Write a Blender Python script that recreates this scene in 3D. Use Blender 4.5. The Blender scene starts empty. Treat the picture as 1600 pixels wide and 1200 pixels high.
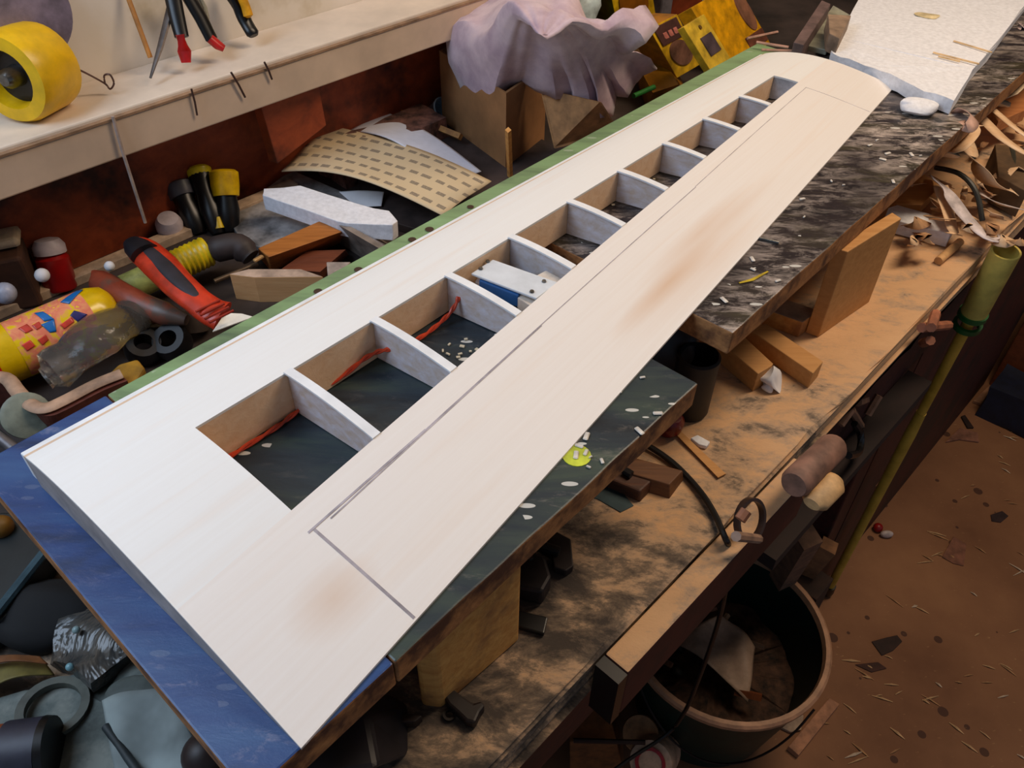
import bpy, bmesh, math, random
from mathutils import Vector, Matrix, noise
random.seed(7)
C = bpy.context.scene.collection
PI = math.pi
# ------------------------------------------------------------------ camera
FPX, PITCH, ROLL, CAMH = 1280.0, math.radians(43), math.radians(1), 1.55
cp, sp, cr, sr = math.cos(PITCH), math.sin(PITCH), math.cos(ROLL), math.sin(ROLL)
def _m(v): return Vector((cr*v[0]-sr*v[1], sr*v[0]+cr*v[1], v[2]))
AX, AY, AD = _m((1, 0, 0)), _m((0, -sp, cp)), _m((0, cp, sp))
def ray(px, py):
    v = Vector((px-800, py-600, FPX))
    return Vector((v.dot(AX), v.dot(AY), -v.dot(AD)))
def P(px, py, z):                       # point of the level z seen at a spot of the photo
    r = ray(px, py); k = (CAMH-z)/-r.z
    return Vector((r.x*k, r.y*k, z))
cam_d = bpy.data.cameras.new('camera'); cam = bpy.data.objects.new('camera', cam_d); C.objects.link(cam)
cam_d.sensor_width = 36; cam_d.lens = 36*FPX/1600; cam_d.clip_start = 0.02
def cw(v): return Vector((v.dot(AX), v.dot(AY), -v.dot(AD)))
xr, yd, zf = cw(Vector((1, 0, 0))), cw(Vector((0, 1, 0))), cw(Vector((0, 0, 1)))
mw = Matrix((( xr.x, -yd.x, -zf.x, 0), (xr.y, -yd.y, -zf.y, 0), (xr.z, -yd.z, -zf.z, CAMH), (0, 0, 0, 1)))
cam.matrix_world = mw
bpy.context.scene.camera = cam
# bench frame: UB runs along the bench away from us, NB points out of its front
YB = math.radians(43.3)
UB, NB = Vector((math.sin(YB), math.cos(YB), 0)), Vector((math.cos(YB), -math.sin(YB), 0))
def B(s, t, z): return UB*s + NB*t + Vector((0, 0, z))
def PW(px, py, t):                      # point of the upright plane t = const
    r = ray(px, py); k = t/r.dot(NB); v = r*k
    return Vector((v.x, v.y, CAMH+v.z))
# ------------------------------------------------------------------ light
w = bpy.data.worlds.new('world'); bpy.context.scene.world = w; w.use_nodes = True
w.node_tree.nodes['Background'].inputs[0].default_value = (0.62, 0.76, 1.0, 1)
w.node_tree.nodes['Background'].inputs[1].default_value = 0.22
def area(name, loc, target, sx, sy, col, watts):
    d = bpy.data.lights.new(name, 'AREA'); d.shape = 'RECTANGLE'; d.size = sx; d.size_y = sy
    d.color = col; d.energy = watts
    o = bpy.data.objects.new(name, d); C.objects.link(o); o.location = loc
    o.rotation_euler = (Vector(target)-Vector(loc)).to_track_quat('-Z', 'Y').to_euler()
    return o
area('tube_lamp', (0.85, 0.95, 2.35), (0.35, 0.75, 0.95), 0.25, 1.0, (1.0, 0.78, 0.57), 16)
area('window_light', tuple(B(-.30, -.85, 2.0)), tuple(B(.45, -.3, 1.0)), 0.9, 0.7, (0.62, 0.78, 1.0), 13.5)
vs = bpy.context.scene.view_settings
vs.view_transform = 'Standard'; vs.look = 'None'; vs.gamma = 1.0; vs.exposure = -0.02; vs.use_curve_mapping = False
# ------------------------------------------------------------------ materials
def lin(c): return tuple(((x/255)/12.92 if x/255 <= 0.04045 else ((x/255+0.055)/1.055)**2.4) for x in c)
class N:
    def __init__(s, name):
        s.m = bpy.data.materials.new(name); s.m.use_nodes = True; s.t = s.m.node_tree; s.b = s.t.nodes['Principled BSDF']
    def new(s, k, **kw):
        n = s.t.nodes.new(k)
        for a, b in kw.items(): setattr(n, a, b)
        return n
    def link(s, a, b): s.t.links.new(a, b)
    def coord(s, kind='Object', scale=(1, 1, 1), rot=0):
        tc = s.new('ShaderNodeTexCoord'); mp = s.new('ShaderNodeMapping'); mp.inputs['Scale'].default_value = scale
        mp.inputs['Rotation'].default_value = (0, 0, rot)
        s.link(tc.outputs[kind], mp.inputs[0]); return mp.outputs[0]
    def noise(s, co, sc, det=4, rough=.6, dist=0):
        n = s.new('ShaderNodeTexNoise'); n.inputs['Scale'].default_value = sc; n.inputs['Detail'].default_value = det
        n.inputs['Roughness'].default_value = rough; n.inputs['Distortion'].default_value = dist
        s.link(co, n.inputs['Vector']); return n.outputs['Fac']
    def ramp(s, f, stops):
        r = s.new('ShaderNodeValToRGB'); e = r.color_ramp.elements
        while len(e) < len(stops): e.new(0.5)
        for q, (p, c) in zip(e, stops): q.position = p; q.color = (*(lin(c) if max(c) > 1 else c), 1)
        s.link(f, r.inputs[0]); return r.outputs[0]
    def mix(s, f, a, b):
        m = s.new('ShaderNodeMix', data_type='RGBA')
        if isinstance(f, float): m.inputs[0].default_value = f
        else: s.link(f, m.inputs[0])
        for i, x in ((6, a), (7, b)):
            if isinstance(x, tuple): m.inputs[i].default_value = (*lin(x), 1)
            else: s.link(x, m.inputs[i])
        return m.outputs[2]
    def math(s, op, a, b=None):
        m = s.new('ShaderNodeMath', operation=op)
        for i, x in enumerate((a, b)):
            if x is None: continue
            if isinstance(x, (int, float)): m.inputs[i].default_value = x
            else: s.link(x, m.inputs[i])
        return m.outputs[0]
    def bump(s, f, st=.3, d=.002):
        b = s.new('ShaderNodeBump'); b.inputs['Strength'].default_value = st; b.inputs['Distance'].default_value = d
        s.link(f, b.inputs['Height']); s.link(b.outputs[0], s.b.inputs['Normal'])
    def col(s, c):
        if isinstance(c, tuple): s.b.inputs['Base Color'].default_value = (*lin(c), 1)
        else: s.link(c, s.b.inputs['Base Color'])
    def rough(s, r): s.b.inputs['Roughness'].default_value = r
_mats = {}
def M(c, rough=.6, metal=0, var=.12, scale=40, bump=.15):       # plain stuff with a slight unevenness
    k = (c, rough, metal, var, scale, bump)
    if k in _mats: return _mats[k]
    n = N('stuff_%d' % len(_mats)); f = n.noise(n.coord(), scale)
    dk = tuple(max(2, x*(1-2.2*var)) for x in c); lt = tuple(min(255, x*(1+var)) for x in c)
    n.col(n.ramp(f, [(.3, dk), (.7, lt)])); n.rough(rough); n.b.inputs['Metallic'].default_value = metal
    if bump: n.bump(f, bump)
    _mats[k] = n.m; return n.m
def wood(name, a, b, rot=0, stretch=(3, 45, 45), rough=.6, blotch=None):
    n = N(name); f = n.noise(n.coord('Object', stretch, rot), 3, 6, .65, .4)
    c = n.ramp(f, [(.3, a), (.68, b)])
    if blotch:
        g = n.noise(n.coord(), blotch[1], 5, .65)
        c = n.mix(n.ramp(g, [(.48, (0., 0., 0.)), (.62, (1., 1., 1.))]), c, blotch[0])
    n.col(c); n.rough(rough); n.bump(f, .25); return n.m
GR = -YB + PI/2                        # grain along the bench
def balsa(name, c1, c2, stains=()):
    n = N(name); uv = n.coord('UV', (1.2, 26, 1)); f = n.noise(uv, 3.0, 6, .6, .5)
    g = n.noise(n.coord('UV', (2, 7, 1)), 2.2, 3, .5)
    c = n.mix(n.ramp(f, [(.35, (.0, .0, .0)), (.75, (.32, .32, .32))]), c1, c2)
    c = n.mix(n.ramp(g, [(.55, (0., 0., 0.)), (.8, (.28, .28, .28))]), c, (232, 205, 180))
    tc = n.new('ShaderNodeTexCoord')
    for (a, b, ra, rb, k) in stains:
        mp = n.new('ShaderNodeMapping'); mp.vector_type = 'POINT'
        mp.inputs['Location'].default_value = (-a/ra, -b/rb, 0); mp.inputs['Scale'].default_value = (1/ra, 1/rb, 1)
        n.link(tc.outputs['UV'], mp.inputs[0])
        gr = n.new('ShaderNodeTexGradient', gradient_type='SPHERICAL'); n.link(mp.outputs[0], gr.inputs[0])
        c = n.mix(n.math('MULTIPLY', gr.outputs[1], k), c, (214, 178, 146))
    n.col(c); n.rough(.55); n.bump(f, .06, .001); return n.m
M_balsa_w = balsa('balsa_white', (238, 238, 236), (230, 226, 220))
M_balsa = balsa('balsa_sheet', (238, 233, 228), (228, 217, 207), [(.455, .86, .10, .05, .75), (.54, .80, .12, .06, .5), (.49, .9, .14, .10, .35), (.065, .84, .035, .08, .5), (.60, .85, .12, .04, .3)])
M_spar = wood('ply_spar', (232, 192, 152), (242, 210, 176), rot=GR, rough=.6)
M_rib = M((206, 202, 204), .6, 0, .12, 60, .1)
M_cap = M((240, 242, 244), .5, 0, .03, 30, 0)
M_ply = wood('plywood', (186, 132, 72), (206, 152, 90), rough=.65)
M_pine = wood('pine_block', (190, 128, 60), (222, 168, 92), rough=.65, blotch=((150, 104, 60), 14))
M_brown = wood('brown_wood', (88, 42, 20), (124, 62, 32), rough=.6)
M_dark = M((22, 20, 22), .45, 0, .2, 40)
M_black = M((10, 10, 12), .35, 0, .1, 30, 0)
M_steel = M((120, 120, 118), .3, .9, .15, 60, .1)
M_foam = M((236, 238, 244), .8, 0, .03, 160, .35)
M_card = M((158, 112, 70), .8, 0, .07, 18, .05)
M_white = M((232, 232, 236), .6, 0, .03, 20, .1)
M_yel = M((224, 172, 14), .4, 0, .06, 20, .05)
M_red = M((150, 12, 12), .3, 0, .1, 20, 0)
M_shav = wood('shaving', (222, 178, 132), (240, 206, 166), rough=.65)
M_lilac = None
def board_mat(name, stops, dust, dmin, dmax, warm=(206, 192, 176), rough=.35, fleck=.8):
    n = N(name); co = n.coord('Object', (1, 1, 1), 0)
    f = n.noise(n.coord('Object', (2, 9, 4), GR), 3, 5, .6, .5); c = n.ramp(f, stops)
    g = n.noise(n.coord('Object', (5, 14, 10), GR), 5.5, 9, .78, .5)
    k = n.noise(co, 6, 3, .5)
    d = n.math('MULTIPLY', n.ramp(g, [(dmin, (0., 0., 0.)), (dmax, (1., 1., 1.))]), n.ramp(k, [(.35, (.2, .2, .2)), (.62, (1., 1., 1.))]))
    c = n.mix(n.math('MULTIPLY', d, dust), c, warm)
    v = n.new('ShaderNodeTexVoronoi'); v.inputs['Scale'].default_value = 75; n.link(n.coord('Object', (.55, 1.6, 1), GR), v.inputs['Vector'])
    fl = n.math('LESS_THAN', v.outputs['Distance'], .26)
    sel = n.math('GREATER_THAN', n.noise(co, 14, 2, .5), .53)
    wc = n.new('ShaderNodeSeparateColor'); n.link(v.outputs['Color'], wc.inputs[0])
    rnd = n.math('GREATER_THAN', wc.outputs[0], .62)
    c = n.mix(n.math('MULTIPLY', n.math('MULTIPLY', n.math('MULTIPLY', fl, sel), rnd), fleck), c, (216, 214, 206))
    n.col(c); n.rough(rough); n.bump(g, .3, .001); return n.m
M_b1 = board_mat('dark_board_paint', [(.3, (14, 18, 24)), (.5, (36, 48, 56)), (.72, (62, 76, 66))], .28, .55, .75)
M_b1b = board_mat('blue_board_top', [(.3, (22, 36, 62)), (.5, (38, 66, 118)), (.72, (54, 88, 134))], .5, .55, .75, (170, 160, 172), .3, .08)  # blue tone for the board top at the near end
M_b2 = board_mat('worn_board_paint', [(.3, (20, 17, 20)), (.5, (42, 34, 36)), (.72, (70, 64, 44))], .9, .46, .64, (214, 198, 186))
M_green = board_mat('green_plank_paint', [(.3, (84, 104, 78)), (.5, (124, 152, 106)), (.75, (140, 176, 126))], .25, .62, .8, (180, 190, 170), .45, .25)
M_bedge = wood('board_edge', (136, 88, 50), (184, 130, 78), rot=GR, rough=.7, blotch=((80, 48, 30), 18))
def bench_mat():
    n = N('sawdust_bench'); co = n.coord('Object', (1.2, 2.2, 1), GR)
    f = n.noise(co, 16, 10, .72, .25); h = n.noise(n.coord('Object', (1, 1.6, 1), GR), 4.5, 3, .55)
    sep = n.new('ShaderNodeSeparateXYZ'); mp = n.coord('Object', (1, 1, 1), 0); n.link(mp, sep.inputs[0])
    f2 = n.math('ADD', n.math('MULTIPLY', f, .7), n.math('MULTIPLY', h, .3))
    # more bare bench towards the near end, thick sawdust further on
    g = n.math('MULTIPLY', n.math('ADD', sep.outputs[1], .50), .45)
    f2 = n.math('ADD', f2, n.math('MINIMUM', n.math('MAXIMUM', g, -.035), .10))
    n.col(n.ramp(f2, [(.40, (72, 64, 58)), (.47, (122, 106, 90)), (.525, (186, 156, 126)), (.60, (214, 170, 126)), (.8, (222, 180, 134))])); n.rough(.95); n.bump(f, .6, .004); return n.m
M_bench = bench_mat()
def floor_mat():
    n = N('worn_floor'); co = n.coord()
    f = n.noise(co, 3, 6, .6); c = n.ramp(f, [(.3, (116, 76, 50)), (.6, (146, 102, 70)), (.8, (166, 120, 82))])
    v = n.new('ShaderNodeTexVoronoi'); v.inputs['Scale'].default_value = 17; n.link(co, v.inputs['Vector'])
    wc = n.new('ShaderNodeSeparateColor'); n.link(v.outputs['Color'], wc.inputs[0])
    r = n.math('MULTIPLY', wc.outputs[0], .21)
    spot = n.math('MULTIPLY', n.math('LESS_THAN', v.outputs['Distance'], r), .8)
    c = n.mix(spot, c, (58, 30, 24))
    g = n.noise(n.coord('Object', (1, 3, 1), .6), 60, 3, .6)
    c = n.mix(n.ramp(g, [(.66, (0., 0., 0.)), (.74, (.6, .6, .6))]), c, (188, 146, 100))
    n.col(c); n.rough(.75); n.bump(f, .2, .002); return n.m
M_floor = floor_mat()
def plaster():
    n = N('cream_plaster'); f = n.noise(n.coord(), 7, 5, .6)
    n.col(n.ramp(f, [(.32, (196, 178, 146)), (.45, (226, 214, 196)), (.7, (236, 226, 214))])); n.rough(.75); n.bump(f, .2, .003); return n.m
M_wall = plaster()
M_shelf = M((214, 190, 166), .55, 0, .04, 12, .05)
M_redwood = wood('red_brown_panel', (122, 48, 20), (168, 76, 36), rot=GR, stretch=(2, 12, 12), rough=.6, blotch=((60, 26, 18), 6))
M_apron = wood('dark_red_apron', (52, 20, 14), (82, 34, 24), rot=GR, rough=.6, blotch=((40, 24, 18), 9))
# ------------------------------------------------------------------ mesh helpers
def nb(): return bmesh.new()
def link(name, bm, mat, parent=None, smooth=False, bev=0, solid=0):
    loc = parent.location.copy() if parent is not None and parent.get('_w') is None else Vector()
    base = None
    if parent is None:
        xs = [v.co for v in bm.verts]
        base = Vector((sum(v.x for v in xs)/len(xs), sum(v.y for v in xs)/len(xs), min(v.z for v in xs)))
        off = base
    else:
        off = WL[parent.name]
    bmesh.ops.recalc_face_normals(bm, faces=bm.faces)
    bmesh.ops.translate(bm, verts=bm.verts, vec=-off)
    me = bpy.data.meshes.new(name); bm.to_mesh(me); bm.free()
    o = bpy.data.objects.new(name, me); C.objects.link(o)
    for m in (mat if isinstance(mat, (list, tuple)) else [mat]): me.materials.append(m)
    if parent is None: o.location = base; WL[o.name] = base
    else: o.parent = parent; WL[o.name] = off
    if smooth:
        for p in me.polygons: p.use_smooth = True
    if any(p.use_smooth for p in me.polygons): me.set_sharp_from_angle(angle=.7)
    if solid:
        md = o.modifiers.new('solid', 'SOLIDIFY'); md.thickness = solid; md.offset = 0
    if bev:
        md = o.modifiers.new('bevel', 'BEVEL'); md.width = bev; md.segments = 2; md.limit_method = 'ANGLE'
    return o
WL = {}
def thing(name, label, cat, loc, group=None):
    o = bpy.data.objects.new(name, None); C.objects.link(o); o.empty_display_size = .02
    o.location = loc; WL[o.name] = Vector(loc); o['label'] = label; o['category'] = cat
    if group: o['group'] = group
    return o
def tag(o, label, cat, group=None, kind=None):
    o['label'] = label; o['category'] = cat
    if group: o['group'] = group
    if kind: o['kind'] = kind
    return o
def struct(o): o['kind'] = 'structure'; return o
def hexa(bm, lo, hi, mi=None):          # lower and upper ring of points
    a = [bm.verts.new(p) for p in lo]; b = [bm.verts.new(p) for p in hi]; n = len(a)
    fs = [bm.faces.new(a[::-1]), bm.faces.new(b)]
    for i in range(n): fs.append(bm.faces.new((a[i], a[(i+1) % n], b[(i+1) % n], b[i])))
    if mi is not None: fs[1].material_index = mi
    return fs
def bbox(bm, s0, s1, t0, t1, z0, z1, fr=None, mi=None):    # box in the bench frame
    F = fr or B
    return hexa(bm, [F(s0, t0, z0), F(s1, t0, z0), F(s1, t1, z0), F(s0, t1, z0)], [F(s0, t0, z1), F(s1, t0, z1), F(s1, t1, z1), F(s0, t1, z1)], mi)
def prismP(bm, pts, z1, th, mi=None):   # outline at level z1 extruded down
    top = [P(x, y, z1) for x, y in pts]
    return hexa(bm, [p-Vector((0, 0, th)) for p in top], top, mi)
def obox(bm, c, size, yaw=0, tilt=0, roll=0):
    R = Matrix.Rotation(yaw, 3, 'Z') @ Matrix.Rotation(tilt, 3, 'Y') @ Matrix.Rotation(roll, 3, 'X')
    x, y, z = (v/2 for v in size); c = Vector(c)
    q = lambda a, b, d: c + R @ Vector((a*x, b*y, d*z))
    return hexa(bm, [q(-1, -1, -1), q(1, -1, -1), q(1, 1, -1), q(-1, 1, -1)], [q(-1, -1, 1), q(1, -1, 1), q(1, 1, 1), q(-1, 1, 1)])
def cat(pts, k=6):
    pts = [Vector(p) for p in pts]; out = []
    if len(pts) < 3: return pts
    for i in range(len(pts)-1):
        p0, p1, p2, p3 = pts[max(i-1, 0)], pts[i], pts[i+1], pts[min(i+2, len(pts)-1)]
        for j in range(k):
            t = j/k; out.append(.5*((2*p1)+(p2-p0)*t+(2*p0-5*p1+4*p2-p3)*t*t+(3*p1-p0-3*p2+p3)*t**3))
    return out+[pts[-1]]
def tube(bm, pts, rad, n=10, flat=1.0, up=None, caps=True):
    pts = [Vector(p) for p in pts]; rings = []
    rr = rad if isinstance(rad, (list, tuple)) else [rad]*len(pts)
    ref = Vector(up) if up else Vector((0, 0, 1))
    for i, p in enumerate(pts):
        d = (pts[min(i+1, len(pts)-1)]-pts[max(i-1, 0)]).normalized()
        if abs(d.dot(ref)) > .97: ref2 = Vector((1, .3, 0))
        else: ref2 = ref
        x = d.cross(ref2).normalized(); y = x.cross(d).normalized()
        rings.append([bm.verts.new(p+(x*math.cos(2*PI*k/n)+y*math.sin(2*PI*k/n)*flat)*rr[i]) for k in range(n)])
    for a, b in zip(rings, rings[1:]):
        for k in range(n): bm.faces.new((a[k], a[(k+1) % n], b[(k+1) % n], b[k]))
    if caps: bm.faces.new(rings[0][::-1]); bm.faces.new(rings[-1])
def lathe(bm, prof, c=(0, 0, 0), axis=(0, 0, 1), n=28, closed=False):   # prof: (r, h)
    c = Vector(c); ax = Vector(axis).normalized(); q = Vector((0, 0, 1)).rotation_difference(ax); rings = []
    for r, h in prof:
        if r < 1e-6: rings.append([bm.verts.new(c+q @ Vector((0, 0, h)))])
        else: rings.append([bm.verts.new(c+q @ Vector((r*math.cos(2*PI*k/n), r*math.sin(2*PI*k/n), h))) for k in range(n)])
    prs = list(zip(rings, rings[1:]))
    if closed: prs.append((rings[-1], rings[0]))
    for a, b in prs:
        for k in range(n):
            j = (k+1) % n
            if len(a) == 1 and len(b) == 1: continue
            if len(a) == 1: bm.faces.new((a[0], b[j], b[k]))
            elif len(b) == 1: bm.faces.new((a[k], a[j], b[0]))
            else: bm.faces.new((a[k], a[j], b[j], b[k]))
def sheet(bm, fn, nu, nv):              # open surface fn(u, v) with uv
    uvl = bm.loops.layers.uv.verify()
    g = [[bm.verts.new(fn(i/nu, j/nv)) for j in range(nv+1)] for i in range(nu+1)]
    for i in range(nu):
        for j in range(nv):
            f = bm.faces.new((g[i][j], g[i+1][j], g[i+1][j+1], g[i][j+1]))
            for lp, (a, b) in zip(f.loops, ((i, j), (i+1, j), (i+1, j+1), (i, j+1))): lp[uvl].uv = (a/nu, b/nv)
def rough_up(bm, amp, sc, cuts=0):
    if cuts: bmesh.ops.subdivide_edges(bm, edges=bm.edges[:], cuts=cuts, use_grid_fill=True)
    for v in bm.verts: v.co += noise.noise_vector(v.co*sc)*amp
ZB, ZW = .945, 1.09                    # bench top, top of the boards the wing lies on
# ------------------------------------------------------------------ setting
def slabst(name, bm, m): return struct(link(name, bm, m))
b = nb(); hexa(b, [B(-1.2, -1.2, -.05), B(4.2, -1.2, -.05), B(4.2, 3, -.05), B(-1.2, 3, -.05)], [B(-1.2, -1.2, 0), B(4.2, -1.2, 0), B(4.2, 3, 0), B(-1.2, 3, 0)]); slabst('floor', b, M_floor)
b = nb(); bbox(b, -1.2, 4.2, -1.12, -1.0, 0, 2.6); slabst('wall_left', b, M_wall)
b = nb(); bbox(b, 4.1, 4.2, -1.0, 3, 0, 2.6); slabst('wall_far', b, M((60, 40, 30), .8))
b = nb(); bbox(b, -1.2, 4.2, -1.12, 3, 2.6, 2.65); slabst('ceiling', b, M((200, 188, 172), .9))
b = nb(); bbox(b, -.6, 1.62, -1.0, -.985, ZB, 1.105); struct(link('trim_1', b, M_redwood))
# ------------------------------------------------------------------ wall shelf
t = thing('wall_shelf', 'long cream painted shelf with a deep front edge running along the plaster wall', 'shelf', B(.4, -.96, 1.105))
b = nb(); bbox(b, -.7, 1.75, -1.0, -.905, 1.142, 1.152); link('shelf_board', b, M((226, 210, 192), .55, 0, .04, 12, .05), t, bev=.002)
b = nb(); bbox(b, -.7, 1.75, -.918, -.900, 1.102, 1.1455); link('fascia', b, M_shelf, t, bev=.002)
b = nb(); bbox(b, -.7, 1.75, -.9055, -.8985, 1.145, 1.1475); link('front_seam', b, M((150, 118, 90), .6), t)
# ------------------------------------------------------------------ workbench
t = thing('workbench', 'long workbench with a sawdust covered top and dark red front', 'workbench', B(.9, -.5, 0))
b = nb(); bbox(b, -.75, 3.0, -.62, -.178, ZB-.055, ZB)
for e in range(3): bmesh.ops.subdivide_edges(b, edges=[x for x in b.edges if x.calc_length() > .05], cuts=1 if e else 30)
for v in b.verts:
    if (v.co.dot(NB)) > -.2: v.co += NB*noise.noise(v.co*18)*.007+Vector((0, 0, noise.noise(v.co*25)*.003 if v.co.z > ZB-.01 else 0))
link('bench_top', b, M_bench, t)
b = nb(); bbox(b, -.75, 3.0, -.985, -.62, ZB-.055, ZB); link('rear_board', b, M((58, 48, 44), .7, 0, .3, 9), t)
b = nb(); bbox(b, -.75, 3.0, -.22, -.195, ZB-.19, ZB-.056); link('apron', b, M_apron, t)
for s in (-.5, .16, 1.06, 2.9):
    b = nb(); bbox(b, s, s+.07, -.27, -.20, 0, ZB-.057); link('leg', b, M_apron, t, bev=.003)
b = nb(); bbox(b, 1.135, 2.14, -.216, -.20, .0, ZB-.19); link('cabinet_panel', b, M_apron, t)
b = nb(); bbox(b, -.75, 3.0, -.9, -.27, .30, .32); link('lower_shelf', b, M_apron, t) if False else b.free()
b = nb(); bbox(b, -.7, 3.0, -.80, -.78, 0, ZB-.057); link('back_panel', b, M((30, 20, 16), .8), t)
b = nb(); bbox(b, .62, 1.05, -.194, -.158, .735, .755); link('tool_ledge', b, M((34, 18, 14), .8), t)
# vise beam in front of the bench edge
t = thing('vise_jaw', 'dark red wooden jaw beam clamped along the bench front above the bucket', 'vise', B(.43, -.16, .84))
b = nb(); bbox(b, .30, .60, -.174, -.150, .865, .938, None, 1); link('jaw_beam', b, [M((70, 24, 16), .6), M_bench], t, bev=.002)
b = nb(); bbox(b, .288, .2995, -.174, -.150, .865, .936); link('end_cap', b, M_black, t)
# ------------------------------------------------------------------ boards carrying the wing
YW = math.radians(41.3); UW, NW = Vector((math.sin(YW), math.cos(YW), 0)), Vector((math.cos(YW), -math.sin(YW), 0))
def W(s, t, z): return UW*s + NW*t + Vector((0, 0, z))
def plank(name, label, s0, s1, t0, t1, mats, z1=ZW, th=.026, rag=.0):
    b = nb(); bbox(b, s0, s1, t0, t1, z1-th, z1, W, 1)
    if rag:
        bmesh.ops.subdivide_edges(b, edges=[e for e in b.edges if e.calc_length() > .3], cuts=50)
        for v in b.verts: v.co += NW*noise.noise(v.co*25)*rag
    return tag(link(name, b, mats, bev=.0015), label, 'board')
plank('work_board', 'near dark painted board under the root of the wing, its end turning blue', .14, .476, -.475, -.213, [M_bedge, M_b1], rag=.001)
plank('work_board', 'far worn black board covered with pale dust under the wing tip and foam', .553, 1.62, -.475, -.226, [M_bedge, M_b2], rag=.001)
plank('green_plank', 'long flaking green painted plank with old screw holes under the leading edge', .14, 1.18, -.557, -.477, [M_bedge, M_green])
plank('blue_board', 'blue board crossing under the near end of the wing', .036, .139, -.557, -.213, [M_bedge, M_b1b])
# screw holes on the green plank
# paint marks
b = nb(); lathe(b, [(0, 0), (.011, 0), (.011, .0006), (0, .0006)], P(901, 712, ZW), n=20); tag(link('round_sticker', b, M((196, 206, 60), .5)), 'round yellow green sticker on the near dark board edge', 'sticker')
b = nb(); tube(b, [P(1155, 442, ZW+.001), P(1175, 437, ZW+.001), P(1200, 424, ZW+.001)], [.001, .0018, .001], 6, .4); tag(link('yellow_thread', b, M((200, 170, 20), .6)), 'short yellow streak on the worn black board', 'thread')
b = nb(); tube(b, [P(1186, 372, ZW+.002), P(1217, 379, ZW+.002)], .0016, 8); tag(link('nail', b, M_steel), 'thin bright nail lying on the worn black board', 'nail')
for (x, y, k) in ((497, 456, 1), (560, 422, 1), (644, 375, 1), (671, 359, 1.1), (735, 324, .9)):
    b = nb(); lathe(b, [(0, 0), (.0035*k, 0), (.0042*k, .0008), (0, .0014)], P(x, y, ZW), n=12)
    tag(link('screw', b, M((74, 52, 40), .5, .3)), 'small rusty screw head sunk in the green plank', 'screw', 'screw heads in the green plank')
for i in range(46):
    s, tt = random.choice([(random.uniform(.2, .47), random.uniform(-.27, -.216)), (random.uniform(.56, 1.0), random.uniform(-.33, -.23))])
    p = W(s, tt, ZW+.0012); a = random.uniform(0, PI); r = random.uniform(.0012, .0042)
    b = nb(); obox(b, p, (r*2.2, r, .0016), a); bmesh.ops.bevel(b, geom=b.edges[:], offset=r*.2, segments=1, affect='EDGES')
    tag(link('wood_chip', b, M((224, 216, 204), .8)), 'tiny pale wood chip on the dark boards beside the wing', 'wood chip', 'pale chips on the boards')
# ------------------------------------------------------------------ the wing
L0, T0, L1, T1 = Vector((-.3385, .3774, 0)), Vector((-.1132, .1927, 0)), Vector((.3391, 1.1493, 0)), Vector((.5142, 1.0989, 0))
def S(a, bb, dz=0.):
    xy = (L0*(1-bb)+T0*bb)*(1-a)+(L1*(1-bb)+T1*bb)*a
    k = 1-.32*a; q = max(bb, 0)
    z = .030*k*(1-bb)+.022*k*math.sin(PI*min(q, 1)**.75)+.002
    return Vector((xy.x, xy.y, ZW+z+dz))
def low(a, bb, z=0.001):
    v = S(a, bb); v.z = ZW+z; return v
def bL(a): return .262+.071*a
def bR(a): return .635-.157*a
A0, A1 = .085, .905
wing = thing('airplane_wing', 'long pale balsa model airplane wing with an open ribbed bay, lying on the boards', 'model wing', low(.5, .4))
def skin(name, a0, a1, f0, f1, mat, nu=40, nv=14, th=.0022):
    b = nb(); uvl = b.loops.layers.uv.verify()
    def grid(dz): return [[b.verts.new(S(a0+(a1-a0)*i/nu, f0(a0+(a1-a0)*i/nu)*(1-j/nv)+f1(a0+(a1-a0)*i/nu)*j/nv, dz)) for j in range(nv+1)] for i in range(nu+1)]
    g, h = grid(0), grid(-th)
    def uv(i, j): a = a0+(a1-a0)*i/nu; return (a, f0(a)*(1-j/nv)+f1(a)*j/nv)
    def face(vs, ids):
        f = b.faces.new(vs)
        for lp, k in zip(f.loops, ids): lp[uvl].uv = uv(*k)
        f.smooth = True
    for i in range(nu):
        for j in range(nv):
            ids = ((i, j), (i+1, j), (i+1, j+1), (i, j+1))
            face([g[p][q] for p, q in ids], ids); face([h[p][q] for p, q in ids][::-1], ids[::-1])
    for i in range(nu):
        for j in (0, nv): face([g[i][j], g[i+1][j], h[i+1][j], h[i][j]], ((i, j), (i+1, j), (i+1, j), (i, j)))
    for j in range(nv):
        for i in (0, nu): face([g[i][j], g[i][j+1], h[i][j+1], h[i][j]], ((i, j), (i, j+1), (i, j+1), (i, j)))
    return link(name, b, mat, wing)
skin('leading_sheet', 0, 1, lambda a: .024, bL, M_balsa_w)
skin('trailing_sheet', 0, 1, bR, lambda a: 1., M_balsa)
skin('root_sheet', 0, A0, bL, bR, M_balsa_w, 8, 10)
skin('tip_sheet', A1, 1, bL, bR, M_balsa_w, 8, 8)
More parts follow.
